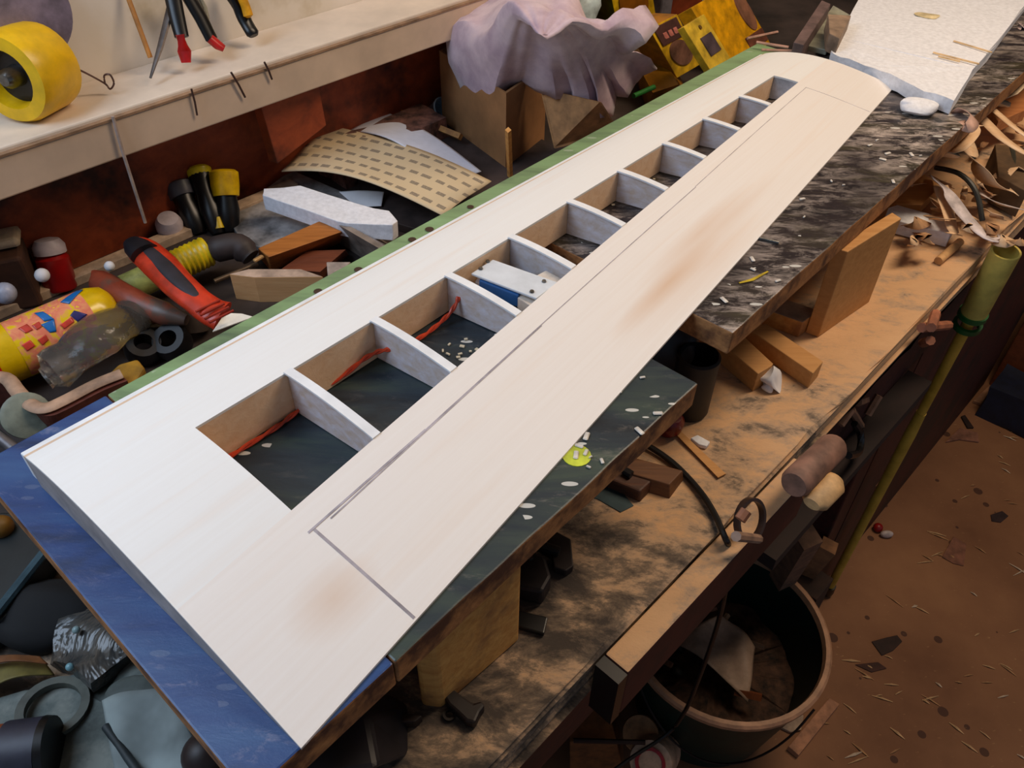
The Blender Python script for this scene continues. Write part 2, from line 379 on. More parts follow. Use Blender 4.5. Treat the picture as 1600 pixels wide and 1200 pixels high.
# leading edge: pale outer cap and a tan seam strip, both with a front face down to the boards
b = nb(); hexa(b, [low(0, -.012, .008), low(1, -.012, .006), low(1, .010, .006), low(0, .010, .008)], [S(0, -.012), S(1, -.012), S(1, .010), S(0, .010)]); link('leading_edge', b, M_cap, wing, bev=.001)
b = nb(); hexa(b, [S(0, .0102, -.02), S(1, .0102, -.012), S(1, .0238, -.012), S(0, .0238, -.02)], [S(0, .0102), S(1, .0102), S(1, .0238), S(0, .0238)]); link('seam_strip', b, M((226, 196, 168), .6, 0, .04), wing)
def rib_wall(a, w, f0, f1, ztop=-.0023, zb=.001, n=14, raised=None):
    b = nb(); d = w/2
    bs = [f0+(f1-f0)*i/n for i in range(n+1)]
    rows = []
    for sgn in (-1, 1):
        rows.append([b.verts.new(low(a+sgn*d, q, zb)) for q in bs]); rows.append([b.verts.new(S(a+sgn*d, q, ztop)) for q in bs])
    l0, u0, l1, u1 = rows
    for i in range(n):
        b.faces.new((l0[i], l0[i+1], u0[i+1], u0[i])); b.faces.new((l1[i], l1[i+1], u1[i+1], u1[i]))
        b.faces.new((u0[i], u0[i+1], u1[i+1], u1[i])); b.faces.new((l0[i], l0[i+1], l1[i+1], l1[i]))
    b.faces.new((l0[0], u0[0], u1[0], l1[0])); b.faces.new((l0[n], u0[n], u1[n], l1[n]))
    return b
link('end_rib', rib_wall(.0015, .003, .012, 1., -.0024), M((168, 160, 156), .6, 0, .08), wing)
link('end_rib', rib_wall(.9985, .003, .012, 1., -.0024), M_rib, wing)
link('bay_wall', rib_wall(A0-.002, .003, bL(A0), bR(A0), -.0024), M_spar, wing)
link('bay_wall', rib_wall(A1+.002, .003, bL(A1), bR(A1), -.0024), M_rib, wing)
# spar webs
def web(f, off, mat, name):
    b = nb(); n = 30; lo, hi = [], []
    r = [[], [], [], []]
    for i in range(n+1):
        a = A0+(A1-A0)*i/n; q = f(a)
        for k, (dq, top) in enumerate(((0, 0), (0, 1), (off, 0), (off, 1))):
            r[k].append(b.verts.new(S(a, q+dq, -.0023) if top else low(a, q+dq, .001)))
    for i in range(n):
        for x, y in ((0, 1), (2, 3), (0, 2), (1, 3)): b.faces.new((r[x][i], r[x][i+1], r[y][i+1], r[y][i]))
    for i in (0, n): b.faces.new((r[0][i], r[1][i], r[3][i], r[2][i]))
    link(name, b, mat, wing)
web(lambda a: bL(a), -.010, M_spar, 'main_spar')
web(lambda a: bR(a), .008, M_rib, 'rear_spar')
M_ribw = wood('rib_web', (196, 176, 158), (214, 210, 218), rough=.6)
for i in range(9):
    a = .162+.0823*i - (.002 if i == 3 else 0)
    rb = link('rib', rib_wall(a, .0032, bL(a)+.001, bR(a)-.001, -.0008), M_ribw, wing)
    b = nb(); n = 10; d = .0036
    g = [[b.verts.new(S(a+sg*d, bL(a)-.004+(bR(a)+.004-bL(a))*j/n, dz)) for j in range(n+1)] for sg, dz in ((-1, -.0006), (1, -.0006), (1, .0012), (-1, .0012))]
    for j in range(n):
        for k in range(4): b.faces.new((g[k][j], g[k][j+1], g[(k+1) % 4][j+1], g[(k+1) % 4][j]))
    b.faces.new([g[k][0] for k in range(4)]); b.faces.new([g[k][n] for k in range(4)])
    link('cap_strip', b, M_cap, rb)
# hinge pencil lines
def pencil(pts, wd):
    b = nb()
    def off(p, q):
        d = (Vector(q)-Vector(p)).normalized(); return Vector((-d.y, d.x, 0))*wd
    P3 = [S(*p, .0002) for p in pts]; L = []
    for i, p in enumerate(P3):
        d = (P3[min(i+1, len(P3)-1)]-P3[max(i-1, 0)]).normalized(); o = Vector((-d.y, d.x, 0))*wd
        L.append([b.verts.new(p+o), b.verts.new(p-o), b.verts.new(p-o-Vector((0, 0, .0006))), b.verts.new(p+o-Vector((0, 0, .0006)))])
    for x, y in zip(L, L[1:]):
        for k in range(4): b.faces.new((x[k], x[(k+1) % 4], y[(k+1) % 4], y[k]))
    link('pencil_line', b, M((176, 168, 174), .8, 0, .12), wing)
def seg(p, q, n): return [(p[0]+(q[0]-p[0])*i/n, p[1]+(q[1]-p[1])*i/n) for i in range(n+1)]
pencil(seg((.086, .690), (.089, .995), 12), .0011)
pencil(seg((.082, .690), (.19, .682), 5), .0009)
pencil(seg((.098, .699), (.33, .665), 8), .0006)
pencil(seg((.19, .682), (.60, .625), 16), .0004)
pencil(seg((.898, .562), (.908, .99), 12), .0003)
pencil(seg((.60, .622), (.898, .562), 12), .0003)
# servo bay between the third and fourth rib
def onb(px, py, z): return P(px, py, ZW+z)
mount = []
b = nb(); q = [onb(736, 427, .030), onb(770, 405, .030), onb(872, 441, .024), onb(838, 466, .024)]
hexa(b, [v-Vector((0, 0, .0025)) for v in q], q); tray = link('servo_cover', b, M((216, 222, 228), .45, 0, .03), wing, bev=.0008)
for (x, y, z) in ((762, 409, .030), (751, 420, .030), (850, 440, .025), (831, 456, .025)):
    b = nb(); lathe(b, [(0, 0), (.0022, 0), (.0018, .0014), (0, .0016)], onb(x, y, z), n=12); link('screw_head', b, M_steel, tray)
b = nb(); q = [onb(748, 438, .026), onb(768, 412, .026), onb(828, 440, .022), onb(810, 462, .022)]
hexa(b, [low(.3, .3, .004)*0+v+Vector((0, 0, ZW+.009-v.z)) for v in q], q); servo = link('servo', b, M((40, 92, 150), .4, 0, .05), wing, bev=.001)
b = nb(); hexa(b, [v.lerp(q[2], .02)*1+Vector((0, 0, ZW+.001-v.z)) for v in q], [v+Vector((0, 0, ZW+.0088-v.z)) for v in q]); link('servo_base', b, M_black, servo)
b = nb(); q = [onb(808, 464, .020), onb(818, 452, .020), onb(842, 468, .018), onb(832, 480, .018)]; hexa(b, [v-Vector((0, 0, .014)) for v in q], q); link('mount_block', b, M((222, 206, 190), .6), wing, bev=.001)
b = nb(); q = [onb(838, 430, .022), onb(853, 422, .022), onb(882, 437, .018), onb(868, 446, .018)]; hexa(b, [v-Vector((0, 0, .016)) for v in q], q); link('mount_block', b, M((226, 214, 200), .6), wing, bev=.001)
b = nb(); q = [onb(742, 440, .018), onb(752, 424, .018), onb(770, 428, .018), onb(760, 446, .018)]; hexa(b, [v-Vector((0, 0, .016)) for v in q], q); link('mount_block', b, M_ribw, wing, bev=.001)
# servo lead, seen bay by bay
def lead(pts):
    c = cat([P(x, y, ZW+z) for x, y, z in pts], 8)
    b = nb()
    for k in (0, 1):
        L = []
        for i, p in enumerate(c):
            a = i*.5+k*PI; L.append(p+Vector((math.cos(a)*.0011, 0, math.sin(a)*.0011)))
        tube(b, L, .0013, 6)
    link('servo_lead', b, M((196, 62, 26), .4), wing, smooth=True)
lead([(345, 722, .003), (375, 703, .003), (425, 672, .003), (455, 650, .003), (483, 627, .006)])
lead([(502, 606, .004), (535, 588, .006), (570, 560, .012), (595, 548, .016), (612, 546, .018)])
lead([(645, 534, .003), (668, 520, .004), (692, 500, .008), (708, 482, .014), (717, 464, .022)])
# small chips on the boards inside the bays
for (x, y) in ((692, 548), (702, 538), (716, 558), (722, 541), (735, 549), (719, 553), (745, 546), (690, 562), (958, 320), (1022, 280), (728, 530), (700, 553)):
    b = nb(); obox(b, P(x, y, ZW+.0012), (random.uniform(.002, .0042), random.uniform(.0015, .003), .0012), random.uniform(0, 3))
    tag(link('wood_chip', b, M((206, 196, 172), .8)), 'tiny pale wood crumb seen through the open bays of the wing', 'wood chip', 'crumbs seen in the wing bays')

def V(px, py, z): return P(px, py, z)
def one(name, label, cat_, bm, mat, group=None, **k):
    return tag(link(name, bm, mat, **k), label, cat_, group)
def pslab(name, label, cat_, pts, z1, th, mat, group=None, bev=.001, jag=0, cuts=0):
    b = nb(); prismP(b, pts, z1, th)
    if jag:
        bmesh.ops.triangulate(b, faces=[f for f in b.faces if len(f.verts) > 4])
        rough_up(b, jag, 40, cuts)
    return one(name, label, cat_, b, mat, group, bev=bev)
def rod(name, label, cat_, a, c, r, mat, n=12, group=None, r2=None, flat=1):
    b = nb(); tube(b, [a, (Vector(a)+Vector(c))/2, c], [r, (r+(r2 or r))/2, r2 or r], n, flat); return one(name, label, cat_, b, mat, group, smooth=True)
# ------------------------------------------------------------------ things on the wall shelf
ZS = 1.152
c = PW(30, 22, -.985); t = thing('sanding_disc', 'grey violet round disc hanging on the wall above the yellow tape', 'disc', c-Vector((0, 0, .05)))
b = nb(); lathe(b, [(0, 0), (.050, 0), (.052, .004), (.050, .009), (0, .010)], c, NB, 40); link('disc', b, M((136, 122, 140), .6), t, smooth=True)
b = nb(); q = [PW(60, -40, -.992), PW(102, -20, -.992), PW(108, 38, -.992), PW(70, 52, -.992)]; hexa(b, [v-NB*.003 for v in q], q)
one('paper_card', 'mauve square card on the wall behind the round grey disc', 'card', b, M((176, 150, 160), .7))
c = PW(58, 158, -.958); ax = (-UB*.86+NB*.5+Vector((0, 0, .1))).normalized()
t = thing('tape_roll', 'wide bright yellow roll with dark hollow and metal core on the wall shelf', 'roll', Vector((c.x, c.y, ZS)))
c.z = ZS+.044
b = nb(); lathe(b, [(.043, -.030), (.045, -.022), (.046, .02), (.043, .028), (.030, .029), (.027, .020), (.027, -.030)], c, ax, 36, True); link('yellow_shell', b, M((236, 186, 8), .35, 0, .05), t, smooth=True)
b = nb(); lathe(b, [(0, -.025), (.0275, -.025), (.0275, .012), (.020, .014), (0, .010)], c, ax, 24); co = link('core', b, M_dark, t, smooth=True)
b = nb(); lathe(b, [(0, .011), (.011, .011), (.010, .026), (.006, .032), (0, .033)], c, ax, 20); link('metal_knob', b, M_steel, co, smooth=True)
b = nb(); pts = cat([PW(66, 74, -.975), PW(95, 96, -.965), PW(130, 112, -.955), PW(163, 130, -.95), PW(172, 139, -.945), PW(178, 130, -.94), PW(172, 117, -.94), PW(163, 118, -.945), PW(164, 130, -.945)], 6)
tube(b, pts, .0011, 6); one('wire_hook', 'thin bent wire with a small loop reaching right from the grey disc', 'wire', b, M((110, 84, 76), .4, .6))
rod('wooden_stick', 'thin orange brown stick leaning on the wall left of the pliers', 'stick', PW(197, -12, -.992), PW(235, 90, -.962), .0028, M((186, 122, 50), .5))
t = thing('tweezers', 'grey steel pointed tool standing on the shelf left of the pliers', 'tool', PW(235, 122, -.93))
b = nb(); tube(b, [PW(235, 122, -.935), PW(250, 75, -.95), PW(262, 30, -.968), PW(270, -10, -.978)], [.0016, .004, .005, .004], 8, .6); link('blade', b, M((92, 84, 80), .4, .7), t, smooth=True)
t = thing('pliers', 'black handled pliers with red handle ends standing on the wall shelf', 'pliers', PW(300, 100, -.94))
for pts, rd, rp in (([(268, -15), (276, 25), (284, 58)], .0085, [(281, 54), (288, 80), (291, 98)]), ([(290, -12), (314, 28), (331, 62)], .0085, [(328, 60), (340, 70), (350, 76)])):
    b = nb(); tube(b, [PW(x, y, -.972+.012*i) for i, (x, y) in enumerate(pts)], [.0095, .0090, .0080], 12, .6); h = link('handle', b, M_black, t, smooth=True)
    b = nb(); tube(b, [PW(x, y, -.946+.004*i) for i, (x, y) in enumerate(rp)], [.0075, .0078, .0055], 12, .7); link('handle_tip', b, M((190, 24, 24), .35), h, smooth=True)
b = nb(); tube(b, [PW(308, -10, -.98), PW(320, 12, -.975), PW(324, 30, -.97)], .0030, 8); link('grey_spring', b, M((150, 146, 130), .5), t, smooth=True)
t = thing('yellow_cutter', 'black and yellow handled cutter standing on the shelf right of the pliers', 'cutter', PW(398, 58, -.945))
b = nb(); tube(b, cat([PW(350, -20, -.98), PW(372, 10, -.972), PW(385, 36, -.962), PW(397, 56, -.95)], 4), [.009]*4+[.009]*4+[.0085]*4+[.006], 12, .7); link('handle', b, M_black, t, smooth=True)
b = nb(); tube(b, cat([PW(372, -15, -.966), PW(383, 8, -.96), PW(389, 28, -.955)], 4), [.0065]*4+[.006]*4+[.002], 12, .7); link('grip_inlay', b, M((226, 160, 10), .4), t, smooth=True)
# string and wires hanging over the front edge of the shelf
b = nb(); tube(b, [PW(176, 182, -.896), PW(190, 232, -.895), PW(227, 348, -.895)], .0019, 7)
one('string', 'pale string hanging from the shelf edge down to the bench', 'string', b, M((168, 150, 140), .8))
for x0, y0, x1, y1, lb in ((299, 139, 308, 180, 'lower left of the three'), (361, 113, 383, 152, 'middle one of the three'), (413, 97, 425, 124, 'upper right of the three')):
    b = nb(); tube(b, [PW(x0, y0, -.8965), PW((x0+x1)/2+1, (y0+y1)/2, -.8960), PW(x1, y1, -.8965)], .0013, 6)
    one('bent_nail', 'thin dark wire hooked over the cream shelf edge, '+lb, 'wire', b, M((84, 60, 52), .5, .4), 'wires on the shelf edge')
# ------------------------------------------------------------------ rear of the bench, left
b = nb(); bbox(b, -.3, .55, -.965, -.945, ZB, ZB+.012); one('timber_strip', 'pale dusty timber strip along the back of the bench under the shelf', 'timber strip', b, M((186, 160, 134), .8), bev=.001)
q = [(410, 135), (498, 150), (500, 215), (440, 262)]
b = nb(); f = [PW(404, 152, -.925), PW(494, 112, -.925), PW(510, 196, -.925), PW(434, 256, -.925)]; hexa(b, [v-NB*.015-UB*.004 for v in f], f); one('brown_board', 'red brown upright panel with cobwebs under the shelf, left of the orange box', 'panel', b, M_redwood, bev=.001)
def pbox(name, label, cat_, px, py, size, mat, yaw=0, z=ZB, group=None, bev=.002, tilt=0, roll=0, jag=0):
    """box whose base centre is seen at px, py"""
    b = nb(); p = V(px, py, z+size[2]/2); obox(b, p, size, -YB+PI/2+yaw, tilt, roll)
    if jag: rough_up(b, jag, 30, 3)
    return one(name, label, cat_, b, mat, group, bev=bev)
pbox('small_carton', 'small open orange brown carton standing behind the sandpaper', 'carton', 538, 165, (.05, .05, .055), wood('orange_carton', (176, 104, 52), (204, 130, 70)), .1)
pbox('wooden_block', 'rounded dusty brown block behind the orange carton', 'wooden block', 600, 142, (.03, .045, .075), M((110, 74, 48), .8), .3, bev=.008)
pbox('wooden_block', 'dark brown square block left of the dark blue tray', 'wooden block', 632, 150, (.03, .04, .062), M((98, 62, 42), .8), .2)
for i, (x, y) in enumerate(((505, 120), (530, 108), (560, 100), (590, 92), (545, 125))):
    b = nb(); tube(b, cat([V(x-14, y+8, ZB+.05), V(x, y-3, ZB+.066), V(x+12, y+4, ZB+.05), V(x+22, y-6, ZB+.06)], 4), .0026, 6)
    one('wood_curl', 'dusty grey wood curl heaped at the back of the bench under the shelf', 'wood curl', b, M((150, 120, 112), .9), 'dusty curls under the shelf')
b = nb(); bbox(b, .60, .80, -.965, -.90, ZB, ZB+.045); rough_up(b, .006, 25, 5); one('rag_heap', 'crumpled brown grey dusty rag heap at the back under the shelf', 'rag', b, M((112, 78, 68), .9, 0, .3, 60))
def blob(name, label, cat_, p, r, mat, sc=20, amp=.3, group=None, flat=(1, 1, 1), seg=3):
    b = nb(); bmesh.ops.create_icosphere(b, subdivisions=seg, radius=r)
    for v in b.verts:
        v.co += noise.noise_vector(v.co*sc+Vector(p)*7)*r*amp
        v.co = Vector((v.co.x*flat[0], v.co.y*flat[1], v.co.z*flat[2]))
    bmesh.ops.translate(b, verts=b.verts, vec=p)
    return one(name, label, cat_, b, mat, group, smooth=True)
blob('plastic_bag', 'crumpled light blue plastic bag at the back left of the lilac cloth', 'bag', V(652, 78, ZB+.045), .042, M((66, 112, 176), .35, 0, .2, 14), 40, .9)
pslab('plastic_strip', 'blue white plastic strip lying across the brown blocks', 'strip', [(606, 112), (668, 88), (673, 97), (612, 121)], ZB+.085, .006, M((130, 150, 190), .4))
b = nb(); hexa(b, [V(650, 118, ZB), V(720, 150, ZB), V(745, 90, ZB), V(672, 70, ZB)], [V(650, 112, ZB+.05), V(722, 142, ZB+.05), V(745, 80, ZB+.05), V(672, 60, ZB+.05)]); one('storage_bin', 'dark navy plastic bin standing left of the cardboard box', 'bin', b, M((16, 28, 58), .4), bev=.002)
t = thing('paper_cup', 'small white and blue cup lying left of the cardboard box', 'cup', V(682, 180, ZB))
b = nb(); lathe(b, [(.010, -.02), (.017, .016), (.0185, .018), (.017, .02), (.015, .016), (.009, -.018), (0, -.018), (0, -.02)], V(682, 174, ZB+.02), (.6, -.5, .5), 24); link('cup_wall', b, M((176, 206, 226), .4), t, smooth=True)
rod('timber_lath', 'long pale lath lying from the brown blocks to the cardboard box', 'lath', V(606, 168, ZB+.03), V(720, 214, ZB+.03), .006, M_pine, 4)
pslab('base_board', 'dark grey board lying under the sandpaper and cardboard box', 'board', [(560, 215), (690, 150), (900, 240), (800, 330), (690, 370), (560, 330)], ZB+.012, .012, M((64, 54, 52), .6, 0, .2, 20))
pslab('base_board', 'grey white stained board lying under the sandpaper left of the black handles', 'board', [(355, 340), (455, 265), (560, 310), (470, 400), (380, 380)], ZB+.008, .008, M((150, 146, 144), .6, 0, .25, 26))
# cardboard box and lilac cloth
z0, z1 = ZB, ZB+.125
k1, k2, k4 = V(790, 262, z0+.012), V(692, 200, z0), V(850, 225, z0)
k3 = k2+(k4-k1)
t = thing('cardboard_box', 'brown open cardboard box under the lilac cloth', 'box', (k1+k2+k3+k4)/4)
t.location.z = z0; WL[t.name] = t.location.copy()
up = Vector((0, 0, z1-z0)); th = .004; R = [k2, k1, k4, k3]
for v in R: v.z = z0
cen = sum(R, Vector())/4
for i in range(4):
    a, c2 = R[i], R[(i+1) % 4]; ia, ic = a.lerp(cen, .05), c2.lerp(cen, .05)
    b = nb(); hexa(b, [a, c2, ic, ia], [v+up for v in (a, c2, ic, ia)]); link('side_panel', b, M_card, t)
b = nb(); hexa(b, [v.lerp(cen, .05) for v in R], [v.lerp(cen, .05)+Vector((0, 0, .004)) for v in R]); link('bottom_panel', b, M_card, t)
b = nb(); q = [V(846, 138, z1-.01), V(940, 160, z1-.01), V(968, 205, z0+.05), V(868, 232, z0+.04)]; hexa(b, [v-NB*.003 for v in q], q); link('flap', b, M((186, 136, 88), .8), t)
def cloth():
    n = N('lilac_cloth'); f = n.noise(n.coord(), 22, 5, .6); n.col(n.ramp(f, [(.3, (176, 150, 166)), (.6, (214, 192, 200)), (.8, (224, 200, 202))]))
    n.rough(.9); n.b.inputs['Sheen Weight'].default_value = .2; g = n.noise(n.coord(), 320, 2, .5); n.bump(g, .2, .001); return n.m
M_lilac = cloth()
out = [(860, -70, 1.17), (780, -40, 1.15), (712, 15, 1.12), (697, 60, 1.10), (702, 100, 1.07), (722, 140, 1.03), (742, 178, 1.0), (757, 206, .985), (770, 178, 1.01), (790, 140, 1.05), (812, 122, 1.07), (838, 140, 1.06), (868, 158, 1.05), (896, 160, 1.04), (900, 184, 1.02), (925, 186, 1.02), (940, 165, 1.03), (938, 184, 1.03), (957, 182, 1.02), (962, 150, 1.04), (980, 156, 1.04), (992, 130, 1.06), (1004, 116, 1.07), (1026, 112, 1.08), (985, 92, 1.10), (962, 78, 1.12), (985, 86, 1.13), (1008, 74, 1.145), (1028, 46, 1.16), (1008, 10, 1.18), (984, 36, 1.165), (970, 60, 1.15), (940, 48, 1.15), (918, 36, 1.15), (905, 10, 1.17), (890, -30, 1.18)]
b = nb(); cc = V(845, 62, 1.185); n = len(out); nr = 18; sub = 4
ring = []
for i in range(n):
    for k in range(sub):
        a, c2 = out[i], out[(i+1) % n]; u = k/sub
        ring.append(V(a[0]+(c2[0]-a[0])*u, a[1]+(c2[1]-a[1])*u, a[2]+(c2[2]-a[2])*u))
ringS = [sum((ring[(i+k) % len(ring)] for k in range(-9, 10)), Vector())/19 for i in range(len(ring))]
rows = []
for j in range(1, nr+1):
    u = j/nr; row = []
    for i, p0 in enumerate(ring):
        p = ringS[i].lerp(p0, u**3); v = cc.lerp(p, u); v.z = cc.z+(p.z-cc.z)*u**1.9
        th_ = i/len(ring)*2*PI
        f = math.sin(th_*9+2.5*noise.noise(v*9)+u*2)*.003*u*(1.2-.7*u)+math.sin(th_*17+1.5+4*noise.noise(v*14))*.003*u*(1.3-u)+noise.noise(v*9)*.03*(1.1-.7*u)+noise.noise(v*17)*.012+noise.noise(v*38)*.005
        f += .016*abs(noise.noise(v*11+Vector((3, 1, 2))))*(1.1-.6*u)
        v.z += f*(1 if u < .95 else .5); row.append(b.verts.new(v))
    rows.append(row)
c0 = b.verts.new(cc+Vector((0, 0, .006)))
m_ = len(ring)
for i in range(m_): b.faces.new((c0, rows[0][i], rows[0][(i+1) % m_]))
for a, c2 in zip(rows, rows[1:]):
    for i in range(m_): b.faces.new((a[i], c2[i], c2[(i+1) % m_], a[(i+1) % m_]))
one('lilac_cloth', 'crumpled pale lilac cloth heaped over the cardboard box', 'cloth', b, M_lilac, smooth=True, solid=.003)
# ------------------------------------------------------------------ yellow packages at the back
def package(name, label, face, depth, mat, sidem=None):
    q = [V(*p) for p in face]; q[2] = q[1]+q[3]-q[0]; ctr = sum(q, Vector())/4
    nrm = (q[1]-q[0]).cross(q[3]-q[0]).normalized()
    if nrm.dot(Vector((0, 0, CAMH))-ctr) < 0: nrm = -nrm
    t = thing(name, label, 'package', Vector((ctr.x, ctr.y, min(v.z for v in q))))
    b = nb(); hexa(b, [v-nrm*depth for v in q], q, 1); link('carton', b, [sidem or mat, mat], t, bev=.0008)
    return t, q, nrm
def onface(q, u, v): return (q[0]*(1-u)+q[1]*u)*(1-v)+(q[3]*(1-u)+q[2]*u)*v
def window(t, q, nrm, u, v, ru, rv, mat, round_=True, name='window'):
    b = nb(); pts = []
    k = 24 if round_ else 4
    for i in range(k):
        a = 2*PI*i/k + (0 if round_ else PI/4); s = 1 if round_ else 1.414
        pts.append(onface(q, u+ru*s*math.cos(a), v+rv*s*math.sin(a))+nrm*.0022)
    hexa(b, [p-nrm*.0021 for p in pts], pts); return link(name, b, mat, t)
M_win = M((128, 92, 76), .25, 0, .15, 30, 0); M_winp = M((92, 78, 84), .3)
t, q, nr_ = package('yellow_package', 'tall olive and yellow package with a big round window behind the lilac cloth', [(948, -40, 1.12), (1012, -60, 1.12), (1030, 48, 1.0), (968, 58, 1.0)], .05, M((240, 190, 24), .4), M((112, 116, 12), .5))
window(t, q, nr_, .5, .52, .36, .36, M((150, 92, 20), .4))
t, q, nr_ = package('yellow_package', 'yellow package with an oval window and dark label beside the lilac cloth', [(1014, 44, 1.085), (1058, 22, 1.085), (1107, 100, .985), (1058, 122, .985)], .045, M((232, 184, 34), .4), M((170, 110, 12), .5))
window(t, q, nr_, .52, .62, .36, .24, M_win)
lb = window(t, q, nr_, .5, .20, .40, .17, M((88, 58, 54), .5), False, 'label')
for u in (.32, .5, .68):
    b = nb(); p4 = [onface(q, u-.06, .17)+nr_*.0030, onface(q, u+.06, .17)+nr_*.0030, onface(q, u+.06, .28)+nr_*.0030, onface(q, u-.06, .28)+nr_*.002]; hexa(b, [p-nr_*.0008 for p in p4], p4); link('pink_mark', b, M((226, 140, 128), .5), lb)
t, q, nr_ = package('yellow_package', 'flat yellow package with a square dark window, right of the dark label one', [(1068, 42, 1.10), (1100, 22, 1.10), (1163, 88, 1.03), (1114, 116, 1.03)], .012, M((220, 184, 56), .4), M((220, 176, 40), .5))
window(t, q, nr_, .56, .52, .25, .19, M_winp, False)
window(t, q, nr_, .55, .16, .04, .04, M((110, 80, 30), .5), True, 'hang_hole')
t, q, nr_ = package('yellow_package', 'big deep yellow package, rightmost of the yellow ones, with a brown side window', [(1080, 12, 1.06), (1150, -28, 1.06), (1196, 78, .955), (1140, 112, .955)], .03, M((228, 164, 8), .4), M((226, 166, 10), .5))
window(t, q, nr_, .86, .42, .12, .30, M((140, 96, 72), .5))
window(t, q, nr_, .78, .84, .2, .10, M((116, 68, 50), .5), False, 'label')
b = nb(); hexa(b, [V(985, 100, .95), V(1045, 75, .95), V(1075, 150, .95), V(1010, 170, .95)], [V(985, 80, 1.02), V(1020, 62, 1.02), V(1060, 132, .99), V(1020, 145, .99)]); one('amber_box', 'amber brown shiny box under the yellow package with oval window', 'box', b, M((150, 98, 14), .4, 0, .2, 14))
pbox('grey_tin', 'small blue grey tin standing between the yellow packages at the back', 'tin', 1030, 20, (.035, .035, .09), M((120, 116, 124), .4), bev=.004)
blob('foam_scrap', 'small white blue crumpled scrap above the lilac cloth', 'scrap', V(905, 22, 1.09), .035, M((196, 214, 216), .5), 30, .5)
rod('green_cable_tie', 'short bright green piece below the lilac cloth fringe', 'green piece', V(990, 150, 1.0), V(1022, 136, 1.0), .004, M((30, 110, 40), .5))
rod('timber_lath', 'upright pale stick standing behind the green plank', 'stick', V(797, 275, ZB+.04), V(794, 203, 1.09), .004, M_pine, 4)
# ------------------------------------------------------------------ sandpaper and papers
def sandpaper():
    n = N('printed_sandpaper'); tc = n.new('ShaderNodeTexCoord'); sx = n.new('ShaderNodeSeparateXYZ'); n.link(tc.outputs['UV'], sx.inputs[0])
    u = n.math('MULTIPLY', sx.outputs[0], 6.5); v = n.math('MULTIPLY', sx.outputs[1], 5.2)
    row = n.math('FLOOR', v); u2 = n.math('ADD', u, n.math('MULTIPLY', row, .37)); fu, fv = n.math('FRACT', u2), n.math('FRACT', v)
    m = n.math('MULTIPLY', n.math('GREATER_THAN', fv, .45), n.math('LESS_THAN', fv, .75))
    a = n.math('MULTIPLY', n.math('GREATER_THAN', fu, .06), n.math('LESS_THAN', fu, .36)); c = n.math('MULTIPLY', n.math('GREATER_THAN', fu, .50), n.math('LESS_THAN', fu, .86))
    g = n.noise(n.coord('UV', (90, 70, 1)), 1.6, 2, .5)
    k = n.math('MULTIPLY', n.math('MULTIPLY', m, n.math('ADD', a, c)), n.math('GREATER_THAN', g, .36))
    n.col(n.mix(n.math('MULTIPLY', k, .68), (214, 194, 158), (84, 78, 78))); n.rough(.75); return n.m
M_sand = sandpaper()
def psheet(name, label, cat_, cs, arch, mat, zc, th=.0012, nu=24, nv=16, wave=0):
    """curled sheet: four corner spots, corner heights, arch height along u"""
    q = [V(x, y, z) for (x, y), z in zip(cs, zc)]
    def f(u, v):
        p = (q[0]*(1-u)+q[1]*u)*(1-v)+(q[3]*(1-u)+q[2]*u)*v
        return p+Vector((0, 0, arch*math.sin(PI*u)*(1-.5*v)+wave*math.sin(u*7+v*3)*math.sin(PI*v*.8+.3)))
    b = nb(); sheet(b, f, nu, nv); return one(name, label, cat_, b, mat, smooth=True, solid=th)
psheet('white_paper', 'white sheet of paper lying under the upper side of the sandpaper', 'paper', [(545, 205), (700, 285), (752, 268), (594, 172)], .022, M((232, 236, 250), .6, 0, .02), [.982, .972, .972, .978])
psheet('sandpaper_sheet', 'large beige sandpaper sheet with rows of dark print, curled behind the green plank', 'sandpaper', [(440, 268), (692, 338), (768, 283), (514, 196)], .022, M_sand, [.99, .985, .985, .985], wave=.003)
psheet('white_paper', 'small white paper corner peeking out below the sandpaper', 'paper', [(530, 300), (600, 300), (596, 322), (560, 326)], .002, M_white, [.965, .965, .96, .96])
pslab('polystyrene_piece', 'long white broken polystyrene piece lying left of the green plank', 'polystyrene', [(412, 294), (470, 290), (560, 318), (608, 330), (620, 345), (612, 352), (560, 350), (525, 345), (430, 312), (410, 305)], 1.0, .022, M_foam, jag=.002, cuts=1)
# black tools with yellow heads
def upright(name, label, cat_, base, topp, r, m1, headm, headl=.25, hr=1.15, group=None, inlay=None):
    t = thing(name, label, cat_, base, group); base, topp = Vector(base), Vector(topp); d = topp-base
    b = nb(); k = [0, .1, .35, .6, .85, 1-headl*.5]; tube(b, [base+d*x for x in k], [r*.55, r*.8, r, r*.85, r, r*.95], 16); h = link('handle', b, m1, t, smooth=True)
    b = nb(); k = [1-headl, 1-headl*.6, 1-.04, 1]; tube(b, [base+d*x for x in k], [r*.9*hr, r*hr, r*hr*1.02, r*hr*.8], 18); link('cap', b, headm, t, smooth=True)
    if inlay:
        b = nb(); tube(b, [base+d*.12+NB*r*.5, base+d*.3+NB*r*.7], [r*.5, r*.4], 10); link('inlay', b, inlay, t, smooth=True)
upright('chisel_handle', 'black tool handle with a round yellow end, upright left of the other yellow one', 'tool handle', V(342, 366, ZB), V(309, 262, ZB+.066), .0155, M_black, M((236, 208, 16), .35), .14, 1.05, inlay=M((214, 180, 10), .4))
upright('chisel_handle', 'black tool handle with a large bulging yellow head, right of the round yellow one', 'tool handle', V(360, 362, ZB), V(349, 266, ZB+.066), .0155, M_black, M((244, 190, 8), .35), .42, 1.2)
